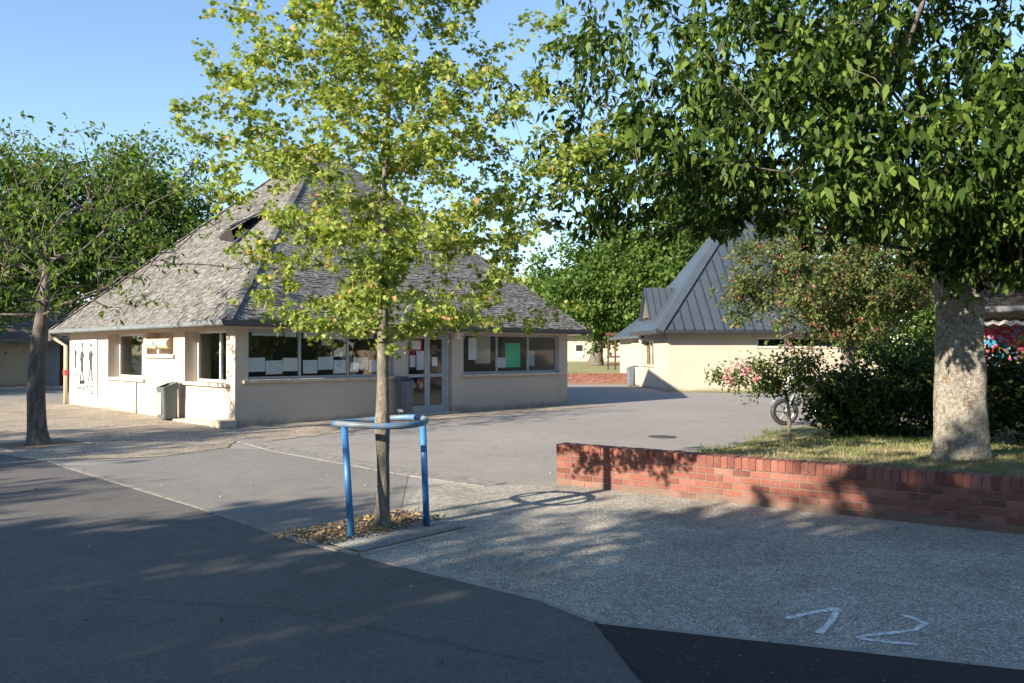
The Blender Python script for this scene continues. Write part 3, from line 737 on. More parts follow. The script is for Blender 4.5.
MB().box(.80, .92, -.55, .35, .03, .09, vf).build('cheek', M['gutter'], vo)

# fan unit in the niche
fu = empty('fan_unit', fL.p(4.0, .05, 1.60).tolist(), 'beige drum shaped fan unit on the shelf high on the sunlit wall', 'fan unit')
MB().tube([fL.p(3.40, .0, 1.86), fL.p(4.85, .0, 1.86)], .13, 20).build('drum', M['beige'], fu, smooth=False)
cc_ = fL.p(4.1, -.14, 1.86); MB().disc(cc_, .115, fL.v, 20, .05).build('fan_face', M['white'], fu)
MB().disc(fL.p(4.1, -.17, 1.86), .08, fL.v, 16, .02).build('grille', M['gutter_l'], fu)
MB().box(4.03, 4.1, -.06, .0, 1.592, 1.75, fL).build('bracket', M['white'], fu)

# downpipe with red fitting at the left corner
dp = empty('downpipe', fL.p(S+.1, -.12, 0).tolist(), 'pale downpipe with a red fitting at the far left corner', 'downpipe')
MB().tube([fL.p(S+.05, -.1, .02), fL.p(S+.05, -.1, 1.85), fL.p(S+.35, -.35, 2.08), fL.p(S+.5, -.65, 2.2)], .055, 10).build('pipe', M['beige'], dp, smooth=True)
MB().tube([fL.p(S+.05, -.1, .92), fL.p(S+.05, -.1, 1.08)], .075, 10).build('fitting', M['red'], dp)
MB().box(S+.3, S+.62, -.72, -.45, 2.0, 2.2, fL, .02).build('hopper', M['sill'], dp)
tag(MB().tube([fL.p(5.6, -.015, .0), fL.p(5.6, -.015, .84)], .012, 6).build('cable', M['black'], origin=fL.p(5.6, -.015, 0).tolist()), 'thin dark cable running down the sunlit wall under the small window', 'cable')

# painted panel with figures and lettering
mp = empty('wall_painting', fL.p(9.5, -.01, .25).tolist(), 'white panel painted with dark standing figures above the lettering MATE', 'wall panel')
MB().box(8.6, 10.75, -.02, -.003, .32, 2.02, fL).build('board', M['paperw'], mp)
MB().box(8.57, 8.6, -.024, -.003, .30, 2.02, fL).build('edge', M['gutter_l'], mp)
def wall2d(mb, polys, a_left, z0, sx, sz, v=-.0235):
    for pl in polys: mb.add([fL.p(a_left - x*sx, v, z0+y*sz) for x, y in pl], [tuple(range(len(pl)))])
figs = [[(0,0),(.10,0),(.13,.25),(.17,.25),(.2,0),(.3,0),(.25,.3),(.24,.5),(.3,.62),(.26,.66),(.2,.7),(.2,.76),(.23,.82),(.2,.9),(.14,.9),(.11,.83),(.14,.76),(.13,.7),(.06,.66),(.03,.45),(.08,.5),(.09,.3)],]
mm_ = MB()
for a_ in ((10.62, .88, .95, 1.2), (10.12, .70, 1.5, 1.4), (9.35, .78, 1.5, 1.3)):
    fg = MB(); wall2d(fg, figs, *a_); fg.build('figure', simple('mural black', (.02, .02, .022), (.07, .07, .07), 9, .9), mp)
mm_ = MB()
wall2d(mm_, [[(0, 0), (.5, .03), (.5, .1), (.3, .14), (.05, .1)]], 10.1, .66, 1, 1)
mm_.build('figure', M['dark'], mp)
def letters(mb, word, a_left, z0, h, wl, gap, th, v=-.0238):
    SEG = {'M': [((0,0),(0,1)), ((0,1),(.5,.4)), ((.5,.4),(1,1)), ((1,1),(1,0))], 'A': [((0,0),(.5,1)), ((.5,1),(1,0)), ((.25,.4),(.75,.4))],
           'T': [((0,1),(1,1)), ((.5,1),(.5,0))], 'E': [((0,0),(0,1)), ((0,1),(1,1)), ((0,.5),(.8,.5)), ((0,0),(1,0))]}
    x0 = 0
    for ch in word:
        for (ax_, ay), (bx, by) in SEG[ch]:
            p = np.array((x0+ax_*wl, z0+ay*h)); r_ = np.array((x0+bx*wl, z0+by*h)); d = r_-p; d /= np.linalg.norm(d); nn = np.array((-d[1], d[0]))*th/2
            mb.add([fL.p(a_left-k[0], v, k[1]) for k in (p-nn, r_-nn, r_+nn, p+nn)], [(0, 1, 2, 3)]); v -= .0003
        x0 += wl+gap
M['faded'] = simple('faded black paint', (.015, .015, .015), (.06, .06, .06), 14, .9)
for k, ch in enumerate('MATE'):
    lt = MB(); letters(lt, ch, 10.2-k*.36, .42, .2, .22, .14, .045); lt.build('letter', M['faded'], mp)

# wall lamp by the door and papers behind the panes
wl = empty('wall_lamp', fR.p(6.5, -.12, 2.0).tolist(), 'small white lamp box on the pier right of the entrance door', 'lamp')
MB().box(6.36, 6.62, -.14, -.003, 2.0, 2.18, fR, .015).build('casing', M['white'], wl)
MB().disc(fR.p(6.56, -.16, 2.06), .045, fR.v, 14, .05).build('lens', M['chrome'], wl)
sn = tag(MB().box(6.21, 6.27, .06, .098, 1.9, 1.98, fR, .006).build('door_sensor', M['white'], origin=fR.p(6.24, .08, 1.9).tolist()), 'small white sensor box on the right door post', 'sensor')

def note(z2, rect, lab, mat=M['paper'], v=.128, grp='paper notices behind the entrance windows', cat='notice', name='paper_notice', sc=4.27, ox=220, oy=290):
    x0, x1, y0, y1 = rect; a0, _ = Rw(ox+x0/sc, 350); a1, _ = Rw(ox+x1/sc, 350)
    zt = Rw(ox+(x0+x1)/2/sc, oy+y0/sc)[1]; zb = Rw(ox+(x0+x1)/2/sc, oy+y1/sc)[1]
    a0, a1 = a0+.06, a1+.06
    j = random.uniform(-.012, .012)
    o = MB().add([fR.p(a0+j, v, zb), fR.p(a1+j, v, zb+j), fR.p(a1, v, zt+j), fR.p(a0, v, zt), fR.p(a0+j, v+.002, zb), fR.p(a1+j, v+.002, zb+j), fR.p(a1, v+.002, zt+j), fR.p(a0, v+.002, zt)],
                 [(0, 1, 2, 3), (7, 6, 5, 4), (0, 4, 5, 1), (1, 5, 6, 2), (2, 6, 7, 3), (3, 7, 4, 0)]).build(name, mat, origin=fR.p((a0+a1)/2, v, zb).tolist())
    return tag(o, lab, cat, grp)
note(0, (122, 194, 290, 350), 'white notice at the bottom left of the leftmost big pane')
note(0, (196, 268, 302, 361), 'white notice at the bottom middle of the leftmost big pane, set lowest')
note(0, (270, 336, 290, 347), 'white notice at the bottom right of the leftmost big pane', M['paperw'])
note(0, (138, 272, 181, 195), 'long narrow paper strip along the top of the leftmost big pane', M['green'] if False else M['paper'])
note(0, (278, 328, 180, 200), 'short pale paper at the top right corner of the leftmost big pane')
note(0, (357, 419, 300, 357), 'bluish notice at the bottom left of the middle big pane')
note(0, (421, 486, 286, 341), 'bluish notice at the bottom middle of the middle big pane, set highest')
note(0, (488, 549, 300, 356), 'bluish notice at the bottom right of the middle big pane')
note(0, (489, 529, 257, 285), 'small tilted white sheet halfway up the middle big pane', M['paperw'])
note(0, (359, 546, 184, 208), 'long pale paper banner along the top of the middle big pane')
note(0, (438, 482, 210, 237), 'square pale paper hanging under the banner of the middle big pane', M['sill'])
note(0, (573, 637, 288, 340), 'white notice at the bottom left of the big pane behind the tree trunk', M['paperw'])
note(0, (640, 684, 298, 350), 'white notice behind the tree trunk at the bottom of its pane')
note(0, (700, 742, 298, 346), 'narrow notice between the tree trunk and the rusty pier')
note(0, (583, 660, 186, 206), 'pale paper strip along the top of the pane behind the tree trunk')
kw = dict(sc=6.83, ox=390, oy=320, v=.150, grp='paper notices behind the door panes')
note(0, (150, 232, 130, 208), 'red bordered notice at the top of the left door leaf', M['red'], **kw)
kw2 = dict(kw); kw2['v'] = .1535
kw2['v'] = .1495
note(0, (158, 222, 140, 198), 'white sheet on the red bordered notice in the left door leaf', M['paperw'], **{**kw, 'v': .1488-.001})
note(0, (148, 186, 240, 322), 'narrow white notice at the lower left of the left door leaf', **kw)
note(0, (192, 256, 212, 342), 'tall white notice at the lower right of the left door leaf', **kw)
note(0, (300, 336, 255, 316), 'small white notice on the right door leaf', M['paperw'], **kw)
kw = dict(sc=7.59, ox=460, oy=320)
note(0, (372, 486, 175, 360), 'bright green board standing behind the middle pane right of the door', M['green'], v=.22, grp=None, cat='board', name='green_board', **kw)
note(0, (296, 366, 285, 362), 'pale sheet of paper beside the green board', M['paper'], v=.16, grp=None, **kw)
note(0, (85, 146, 135, 302), 'white sheet hanging left of the curtain in the right hand window', M['paperw'], v=.18, grp=None, **kw)
note(0, (540, 584, 235, 350), 'grey blue poster behind the pane nearest the right corner', M['frame'], v=.16, grp=None, cat='poster', name='poster', **kw)
# curtain with folds
cu = MB(); a0 = Rw(460+148/7.59, 350)[0]+.1; a1 = Rw(460+262/7.59, 350)[0]+.1; n_ = 40; vsn = []
for i in range(n_+1):
    x_ = a0+(a1-a0)*i/n_; vv_ = .30+.035*math.sin(i*1.1)
    vsn += [fR.p(x_, vv_, 1.32), fR.p(x_, vv_, 2.12)]
cu.add(vsn, [(2*i, 2*i+2, 2*i+3, 2*i+1) for i in range(n_)])
tag(cu.build('curtain', M['curtain'], origin=fR.p((a0+a1)/2, .3, 1.32).tolist(), smooth=True), 'cream pleated curtain behind the left pane right of the door', 'curtain')

# ------------------------------------------------------------------ litter bins
def make_bin(loc, ang, label, body_m, panel_m, z0=.06, hood=True, h=.86, wk=1.0):
    r = empty('litter_bin', loc, label, 'litter bin', 'litter bins by the buildings')
    c_, s_ = math.cos(ang), math.sin(ang); f = Fr(loc, (c_, s_, 0), (-s_, c_, 0))
    b_ = MB(); wd, dp_ = .16*wk, .13*wk; wt, dt = .185*wk, .16*wk
    # tapered body with rounded corners
    def ring(w_, d_, z): 
        P_ = []
        for cx, cy, a_ in ((1, 1, 0), (-1, 1, 90), (-1, -1, 180), (1, -1, 270)):
            for k in range(4):
                t_ = R(a_+k*30); P_.append(f.p(cx*(w_-.05)+.05*math.cos(t_), cy*(d_-.05)+.05*math.sin(t_), z))
        return P_
    rs = [ring(wd, dp_, z0), ring(wd+.01, dp_+.01, z0+.03), ring(wt, dt, z0+h*.82)]; k = 16
    b_.add([p for r_ in rs for p in r_], [(i*k+j, i*k+(j+1) % k, (i+1)*k+(j+1) % k, (i+1)*k+j) for i in range(2) for j in range(k)]+[tuple(range(k))[::-1]])
    b_.build('body', body_m, r)
    MB().box(-.1*wk, .1*wk, -.165*wk, -.145*wk, z0+.1, z0+h*.72, Fr(f.o, f.u, f.v)).build('panel', panel_m, r)
    # slanting hood: rim band plus raised back
    hd = MB(); lo = ring(wt+.012, dt+.012, z0+h*.80)
    hi = [f.p(*[np.dot(p-f.o, ax_) for ax_ in (f.u, f.v)], z0+h*.86 + .13*(np.dot(p-f.o, f.v)+dt)/(2*dt)) for p in ring(wt+.012, dt+.012, 0)]
    inn = [f.p(*[np.dot(p-f.o, ax_) for ax_ in (f.u, f.v)], z0+h*.86 + .13*(np.dot(p-f.o, f.v)+dt)/(2*dt)) for p in ring(wt-.035, dt-.035, 0)]
    inl = [p-np.array((0, 0, .09)) for p in inn]
    hd.add(lo+hi+inn+inl, [(i*k+j, i*k+(j+1) % k, (i+1)*k+(j+1) % k, (i+1)*k+j) for i in range(3) for j in range(k)])
    hd.build('hood', body_m, r)
    MB().add(inl, [tuple(range(k))]).build('opening', M['black'], r)
    MB().box(-.03, .03, dt+.015, dt+.06, 0, z0+h*.9, f).build('post', M['gutter'], r)
    MB().box(-.12, .12, -.08, dt+.06, .0, .035, f, .006).build('foot', M['gutter'], r)
    return r
pb = fL.p(2.75, -.36, 0); make_bin((pb[0], pb[1], 0), R(-45), 'grey green litter bin against the sunlit wall by the near corner', M['bin'], M['bin_panel'], wk=1.15)
pb = fR.p(4.45, -.30, 0); make_bin((pb[0], pb[1], 0), R(45), 'slate grey litter bin beside the glass entrance door', M['binblue'], M['binblue'], .12, h=.9)

# ------------------------------------------------------------------ young tree, pit, guard
TB = np.array((-1.19, 7.62, 0.0))
tr_ = empty('young_tree', TB.tolist(), 'young yellow green tree growing inside the blue tube guard', 'tree')
tk = [TB+np.array(p) for p in [(.0, 0, 0), (-.005, 0, .12), (.0, .0, .25), (.005, 0, .45), (.0, 0, .7), (-.01, 0, .95), (-.005, 0, 1.0), (.0, 0, 1.1), (.0, 0, 1.4), (-.005, 0, 1.7), (.0, .01, 2.0), (.01, .02, 2.3), (.02, .0, 2.7), (.0, .0, 3.1), (.03, .02, 3.5), (.05, 0, 4.0), (.04, .02, 4.5), (.08, .0, 5.0), (.06, .0, 5.5), (.1, 0, 6.0)]]
tr_r = [.78*x_ for x_ in [.095, .082, .076, .073, .072, .085, .095, .085, .07, .066, .06, .052, .044, .037, .031, .025, .02, .015, .01, .006]]
g = np.random.default_rng(21); tips = []
prof = [(1.75, .5), (2.05, 1.45), (2.6, 1.72), (3.2, 1.95), (3.8, 1.75), (4.4, 1.6), (5.0, 1.3), (5.6, .85), (6.3, .2)]
while len(tips) < 350:
    z_ = g.uniform(1.85, 6.3); rr = np.interp(z_, [p[0] for p in prof], [p[1] for p in prof]); th = g.uniform(0, 2*math.pi)
    if g.random() > (rr/1.95)**1.3+.1: continue
    lob = .97+.2*math.sin(3*th+z_*2.1)+.16*math.sin(5*th-z_*3.3+1)
    f_ = g.uniform(.2, 1)**.6; tips.append((TB[0]+math.cos(th)*rr*f_*lob, TB[1]+math.sin(th)*rr*f_*lob*.92, z_))
tips += [(TB[0]+1.75, TB[1]-.1, 3.45), (TB[0]+2.0, TB[1]-.15, 3.5), (TB[0]+1.9, TB[1]+.1, 3.25), (TB[0]+2.1, TB[1], 3.3), (TB[0]-1.85, TB[1], 3.75), (TB[0]-1.6, TB[1]+.1, 4.45), (TB[0]-1.35, TB[1]+.1, 5.0), (TB[0]+1.6, TB[1], 2.05), (TB[0]+1.35, TB[1], 1.95), (TB[0]-1.3, TB[1]+.2, 2.1)]
tips += [(TB[0]+g.normal()*.28, TB[1]+g.normal()*.28, g.uniform(2.0, 5.6)) for _ in range(75)]
build_tree(tr_, tk, tr_r, np.array(tips), M['bark_young'], M['leaf_main'], T_MAPLE, .039, 122, .08, .25, 22, vflat=.5, tip_r=.0022, cluster=10, cspread=.024, bbark=M['bark_left'], along=.8, step=.16, up=.9, jit=.10, nsides=14, flare=1.5, maxbr=.4)

g_ = empty('tree_guard', (-1.15, 7.68, 0), 'blue painted tube tree guard with a worn grey top ring', 'tree guard')
m, t, b = new_mat('worn blue paint'); co = coord(t)
sx = N(t, 'ShaderNodeSeparateXYZ'); t.links.new(coord(t), sx.inputs[0])
col = mixc(t, ramp(t, noise(t, co, 30, 6, .8), [(.57, 0.), (.64, .85)]), (.035, .17, .42), (.11, .085, .07))
t.links.new(col, b.inputs['Base Color']); b.inputs['Roughness'].default_value = .42; M['blue'] = m
m, t, b = new_mat('worn ring paint'); co = coord(t)
col = mixc(t, ramp(t, noise(t, co, 6, 6, .7), [(.47, 0.), (.56, 1.)]), (.15, .175, .19), (.06, .17, .34))
col = mixc(t, ramp(t, noise(t, co, 40, 6, .8), [(.58, 0.), (.66, .8)]), col, (.16, .13, .11))
t.links.new(col, b.inputs['Base Color']); b.inputs['Roughness'].default_value = .5; M['ring'] = m
gc = (-1.22, 7.68); gr_ = .42; ZG = 1.0
MB().tube([(gc[0]+gr_*math.cos(a), gc[1]+gr_*math.sin(a)*.97, ZG+.012*math.sin(a*2)-.01*math.cos(a)*-1) for a in np.linspace(0, 2*math.pi, 49)[:-1]], .029, 12, close=True).build('ring', M['ring'], g_, smooth=True)
for (bx, by), tp in ((gp(352, 540), (-1.50, 7.40, .99)), (gp(427, 528), (-.83, 7.70, .99)), ((-1.25, 8.12), (-1.22, 8.10, 1.05))):
    MB().tube([(bx, by, 0), tp], .03, 14).build('post', M['blue'], g_, smooth=True)

# tree pit: soil, litter, mesh grate
MB_ = MB(); pit = [np.array(p) for p in (A_, B_, C_, D_)]
cen = sum(pit)/4; pin = [cen+(p-cen)*.94 for p in pit]
n_ = 16; vs = []
for i in range(n_):
    for j in range(n_):
        a, c_ = i/(n_-1), j/(n_-1); p = (pin[0]*(1-a)+pin[1]*a)*(1-c_)+(pin[3]*(1-a)+pin[2]*a)*c_
        e = min(i, j, n_-1-i, n_-1-j); vs.append((p[0], p[1], .008+(0 if e == 0 else (.004 if a > .5 else .014+.02*random.random()*(1-a)))))
tag(link_mesh('soil', vs, [(i*n_+j, (i+1)*n_+j, (i+1)*n_+j+1, i*n_+j+1) for i in range(n_-1) for j in range(n_-1)], M['soil'], smooth=True), kind='structure')
du = (pit[1]-pit[0]); Lu = np.linalg.norm(du); du = du/Lu; dv = (pit[3]-pit[0]); Lv = np.linalg.norm(dv); dv = dv/Lv
pf = Fr((pit[0][0], pit[0][1], 0), (du[0], du[1], 0), (dv[0], dv[1], 0))
gm = MB(); 
x_ = Lu*.52
while x_ < Lu-.05: gm.box(x_, x_+.008, .06, Lv-.06, .014, .022, pf); x_ += .035
y_ = .06
while y_ < Lv-.05: gm.box(Lu*.52, Lu-.05, y_, y_+.008, .0225, .028, pf); y_ += .035
gm.box(Lu*.5, Lu*.52-.001, .05, Lv-.05, .0, .03, pf)
tag(gm.build('tree_grate', M['steel'], origin=(pit[1][0], pit[1][1], 0)), 'steel mesh grate covering the right half of the tree pit', 'grate')
g = np.random.default_rng(9); nl = 1500
a = g.uniform(-.12, .62, nl); c_ = g.uniform(-.05, 1.05, nl)
P = pf.o + np.outer(a*Lu, pf.u) + np.outer(c_*Lv, pf.v); P[:, 2] = .035+g.random(nl)*.025; P[(a < 0) | (c_ < 0) | (c_ > 1), 2] = .014
ax = g.normal(size=(nl, 3))*np.array([1, 1, .25])
tag(make_leaves('leaf_litter', P, ax, .032, T_OVAL, M['straw'], None, .5, 3), 'dry brown leaf litter around the foot of the young tree', 'leaf litter', kind='stuff')
ed = [pf.p(g.uniform(-.05, .5)*Lu, g.uniform(0, 1)*Lv, .02) for _ in range(16)] + [pf.p(Lu*g.uniform(.0, .6), Lv*1.02, .02) for _ in range(6)]
tufts('weeds', ed, .045, M['blades'], 4, 'sparse dry weeds growing out of the tree pit', per=12)

# ------------------------------------------------------------------ big tree on the lawn
BT = np.array((5.22, 9.62, .34))
bt = empty('big_tree', BT.tolist(), 'large dark green tree with pale lichened trunk on the raised lawn', 'tree')
tk = [BT+np.array((dx, dy, h)) for dx, dy, h in [(0,0,0), (0,0,.06), (-.0,0,.14), (0,0,.25), (0,0,.4), (-.01,0,.6), (-.01,0,.8), (.0,0,1.0), (.0,0,1.2), (-.01,0,1.4), (.0,0,1.6), (.01,0,1.75), (.0,.0,1.9), (-.02,.0,2.1), (-.03,.02,2.35), (-.05,.03,2.7), (-.12,.05,3.1)]]
rr_ = [.275, .272, .268, .265, .262, .26, .257, .255, .25, .248, .248, .252, .26, .25, .20, .15, .11]
def cutbig(p):
    # underside rises away from the trunk on the left and towards the camera
    d = math.hypot(p[0]-BT[0], p[1]-BT[1]); lo = 2.35 + .10*max(0, d-1.0)
    if p[1] < 7.2: lo += .12
    if p[0] > 5.6 and p[0] < 9: lo += -.05
    lo = max(lo, 1.65 + .137*p[1])
    return p[2] > lo + .12
tips = ell_tips(620, (5.1, 9.4, 5.3), (4.5, 4.0, 3.6), 31, .5, 2.3, .14, cutbig)
extra = ell_tips(150, (3.6, 8.6, 3.6), (3.3, 2.2, 1.2), 32, .3, 2.4, .1, cutbig)
extra2 = ell_tips(60, (5.6, 9.0, 2.95), (1.0, .9, .45), 33, .3, 2.35, .1)
limbs = np.concatenate([tips, extra, extra2])
cs_big, paths_big = build_tree(bt, tk, rr_, limbs, M['bark_big'], M['leaf_big'], T_LONG, .104, 100, .19, .85, 33, bbark=M['bark_left'], vflat=.35, tip_r=.0055, cluster=9, cspread=.05, along=.75, step=.3, up=.35, jit=.12, nsides=28, flare=1.16, maxbr=.75, outward=.25)

# ------------------------------------------------------------------ left tree
LT = np.array((-8.4, 14.65, 0.0))
lt_ = empty('left_tree', LT.tolist(), 'sparse dark trunked tree with bare grey branches at the left of the courtyard', 'tree')
lt_.name = 'sparse_tree'
tk = [LT+np.array(p) for p in [(0,0,0), (0,0,.1), (-.01,0,.25), (-.02,0,.5), (-.03,0,.9), (-.02,0,1.3), (0,0,1.7), (.03,0,2.0), (.06,0,2.3), (.1,0,2.6), (.12,0,2.9), (.14,0,3.3)]]
rr_ = [.19, .165, .155, .15, .145, .14, .13, .12, .105, .09, .07, .045]
tips = ell_tips(330, (-8.3, 14.6, 4.0), (3.1, 2.6, 1.75), 41, .55, 2.35, .2)
tips = np.concatenate([tips, np.array([(-6.4, 14.3, 2.6), (-5.9, 14.2, 2.42), (-5.6, 14.1, 2.38), (-6.9, 14.4, 2.75), (-6.2, 14.0, 2.5)]), np.array([(-7.5+.3*i, 14.6, 5.0+.14*i) for i in range(5)])])
build_tree(lt_, tk, rr_, tips, M['bark_left'], M['leaf_left'], T_LONG, .10, 16, .15, .7, 42, tip_r=.0075, cluster=4, cspread=.04, along=.5, step=.28, up=.6, jit=.18, bare=.3, flare=1.25, maxbr=.62)

# little pit of tree 2
kp = np.array((LT[0], LT[1])); mb = MB(); strip(mb, [(kp[0]-.9, kp[1]-.1), (kp[0]+.1, kp[1]-.95), (kp[0]+.95, kp[1]+.1), (kp[0]-.1, kp[1]+.95), (kp[0]-.9, kp[1]-.1)], .07, -.04, .022)
tag(mb.build('tree_pit_kerb', M['kerb']), kind='structure')
sheet('soil', [(kp[0]-.86, kp[1]-.1), (kp[0]+.1, kp[1]-.9), (kp[0]+.9, kp[1]+.1), (kp[0]-.1, kp[1]+.9)], .016, M['soil'])

# ------------------------------------------------------------------ trees behind and beside the camera (their shade falls across the foreground)
def shade_tree(s, ac, top, r_, seed, label, zc=None, per=100):
    X, Y = (ac+s)*q, (ac-s)*q
    root = empty('shade_tree', (X, Y, 0), label, 'tree', 'trees behind the photographer')
    tk_ = trunk_pts((X, Y, 0), (X, Y, top*.6), 10, .01, seed); zc = zc or top*.6
    tips_ = ell_tips(130, (X, Y, zc), (r_, r_, top-zc), seed, .35, 2.2, .14)
    build_tree(root, tk_, list(np.linspace(.2, .1, 10)), tips_, M['bark_left'], M['leaf_big'], T_OVAL, .2, per, .32, .4, seed, tip_r=.012, along=.9, step=.5, nsides=12)
shade_tree(-16.2, -13.4, 9.4, 3.2, 51, 'leafy tree off to the left beyond the road')
shade_tree(-17.5, -19.5, 9.6, 2.8, 58, 'leafy tree farthest to the left beyond the road')
shade_tree(-10.6, -15.8, 7.8, 3.0, 52, 'leafy tree left of the photographer')
shade_tree(-7.2, -12.2, 7.3, 2.5, 53, 'second leafy tree behind the photographer')
shade_tree(-2.4, -11.2, 9.7, 2.1, 59, 'tall leafy tree straight behind the photographer')
shade_tree(-1.8, -7.0, 8.9, 2.8, 54, 'third leafy tree behind the photographer')
shade_tree(-4.6, -13.5, 8.0, 2.4, 56, 'leafy tree set back behind the photographer')
shade_tree(-8.6, -17.0, 8.0, 2.6, 57, 'leafy tree set back to the left of the photographer')
shade_tree(2.3, -7.4, 8.0, 3.0, 55, 'leafy tree farthest right behind the photographer')

# ------------------------------------------------------------------ building B (zinc roof)
a5 = R(5.2); bo = (6.57, 35.0)
fB = Fr((bo[0], bo[1], 0), (math.cos(a5), math.sin(a5), 0), (-math.sin(a5), math.cos(a5), 0)); SB = 9.9
bB = empty('school_building', (11.5, 40, 0), 'cream school pavilion with steep slate blue metal pyramid roof', 'building')
ZB = 2.42
w = MB(); w.box(0, 3.95, 0, .3, 0, ZB, fB); w.box(3.95, 9.0, 0, .3, 0, 1.86, fB); w.box(3.95, 9.0, .002, .3, 2.26, ZB, fB); w.box(9.0, SB, 0, .3, 0, ZB, fB)
w.box(0, .3, .302, 2.2, 0, ZB, fB); w.box(0, .3, 2.2, 4.2, 0, .98, fB); w.box(.0, .3, 2.2, 4.2, 2.2, ZB, fB); w.box(0, .3, 4.2, 4.6, 0, ZB, fB)
w.box(SB-.3, SB, .302, SB, 0, ZB, fB); w.box(3.6, SB-.302, SB-.3, SB, 0, ZB, fB)
w.build('wall', M['stucco_b'], bB)
fBl = Fr((bo[0], bo[1], 0), (-math.sin(a5), math.cos(a5), 0), (math.cos(a5), math.sin(a5), 0))
window(fB, 3.96, 8.99, 1.865, 2.255, (5.2, 6.45, 7.7), .06, M['whiteframe'], .05, bB)
window(fBl, 2.21, 4.19, 1.0, 2.195, (3.2,), .14, M['beige'], .06, bB)
MB().box(2.1, 4.3, -.07, .12, .982, 1.0-.003+.04, fBl, .006).build('sill', M['sill'], bB)
MB().box(3.85, 9.1, -.05, .05, 1.80, 1.862, fB, .006).build('sill', M['sill'], bB)
EB = .6; zb = 2.58; apz = 8.9; apB = fB.p(SB/2, SB/2, apz)
cn = [fB.p(-EB, -EB, zb), fB.p(SB+EB, -EB, zb), fB.p(SB+EB, SB+EB, zb), fB.p(3.8, SB+EB, zb), fB.p(-EB, 3.8, zb)]
MB().add([*cn, apB], [(0, 1, 5), (1, 2, 5), (2, 3, 5), (3, 4, 5), (4, 0, 5), (4, 3, 2, 1, 0)]).build('roof', M['zinc'], bB)
rfB = bB.children[-1]
rb = MB()
for (a, b_) in ((cn[0], cn[1]), (cn[1], cn[2]), (cn[2], cn[3])):
    mid_ = (a+b_)/2; L = np.linalg.norm(b_-a); ud_ = (b_-a)/L; sv = apB-mid_; H = np.linalg.norm(sv); sv = sv/H; nn = np.cross(ud_, sv)
    x_ = -L/2+.3
    while x_ < L/2-.1:
        top = H*(1-abs(x_)/(L/2))
        if top > .4: rb.box(x_-.018, x_+.018, .0, top, .0, .05, Fr(mid_, ud_, sv, nn))
        x_ += .43
rb.build('standing_seams', M['zinc_rib'], rfB)
hb = MB()
for c_ in cn: 
    d = (apB-c_)[:2]; d = d/np.linalg.norm(d); sw = np.array((-d[1], d[0], 0))*.3; dz = np.array((0, 0, -.17)); up_ = np.array((0, 0, .075))
    hb.add([c_+up_, c_+sw+dz+up_, apB+sw+dz+up_, apB+up_, apB-sw+dz+up_, c_-sw+dz+up_], [(0, 1, 2, 3), (0, 3, 4, 5)])
hb.build('hip_capping', M['zinc'], rfB)
gb = MB()
gb.box(-EB-.1, SB+EB+.1, -EB-.12, -EB-.005, zb-.17, zb-.01, fB, .02); gb.box(-EB-.12, -EB-.005, -EB-.004, 3.85, zb-.17, zb-.01, fB, .02)
gb.build('gutter', simple('near black gutter', (.018, .021, .025), (.028, .031, .036), 4, .5), bB)
MB().prism([fB.p(-EB, -EB, ZB+.003), fB.p(SB+EB, -EB, ZB+.003), fB.p(SB+EB, SB+EB, ZB+.003), fB.p(3.8, SB+EB, ZB+.003), fB.p(-EB, 3.8, ZB+.003)], (0, 0, zb-.023-ZB)).build('soffit', M['gutter_l'], bB)
# dormer on the left face
df = Fr(fB.p(0, 0, 0), fBl.u, fB.u)
def sl(z): return -EB + (z-zb)/(apz-zb)*(SB/2+EB)     # u of left face at height z
d_c = 2.6; dm_ = MB(); z0_, z1_ = 3.2, 4.45
gl_ = sl(z0_)-.15
P_ = lambda v, z, uu: fB.p(uu, v, z)
MB().add([P_(d_c-.75, z0_, gl_), P_(d_c+.75, z0_, gl_), P_(d_c, z1_, gl_)], [(0, 1, 2)]).build('dormer_front', M['bark_far'], bB)
u1 = sl(z1_+.12)+.1; ub = sl(z0_)+.1
MB().add([P_(d_c-.95, z0_-.12, gl_-.15), P_(d_c, z1_+.12, gl_-.15), P_(d_c, z1_+.12, u1), P_(d_c-.95, z0_-.12, ub), P_(d_c+.95, z0_-.12, gl_-.15), P_(d_c+.95, z0_-.12, ub)], [(0, 1, 2, 3), (1, 4, 5, 2)]).build('dormer_roof', M['zinc'], bB)
dr_ = MB()
k = gl_-.1
while k < u1-.15:
    zt_ = z1_+.14; f_ = 0 if k <= ub else (k-ub)/(u1-ub)
    dr_.tube([P_(d_c, zt_, k), P_(d_c-.95*(1-f_), z0_-.10+(z1_-z0_+.24)*f_, k)], .03, 4); k += .3
dr_.build('dormer_seams', M['zinc_rib'], bB)
# lower rear wing
wg = MB(); wg.box(.35, 8.5, 4.62, 10.6, 0, ZB-.07, fB); wg.box(.0, .35, 4.602, 4.9, 0, ZB-.07, fB); wg.build('rear_wing', M['stucco_b'], bB)
cw = [fB.p(0, 3.9, zb-.14), fB.p(9, 3.9, zb-.14), fB.p(9, 11.1, zb-.14), fB.p(0, 11.1, zb-.14)]; aw = fB.p(4.5, 7.4, 6.2)
MB().add([*cw, aw], [(0, 1, 4), (1, 2, 4), (2, 3, 4), (3, 0, 4), (3, 2, 1, 0)]).build('rear_roof', M['zinc'], bB)
MB().box(-.12, -.003, 3.95, 11.2, zb-.28, zb-.13, fB, .02).build('rear_gutter', M['gutter'], bB)
MB().box(.27, .35, 6.2, 7.6, 1.05, 2.1, fB).build('window', M['beige'], bB)
MB().box(.22, .36, 6.1, 7.7, .96, 1.05, fB).build('sill', M['sill'], bB)
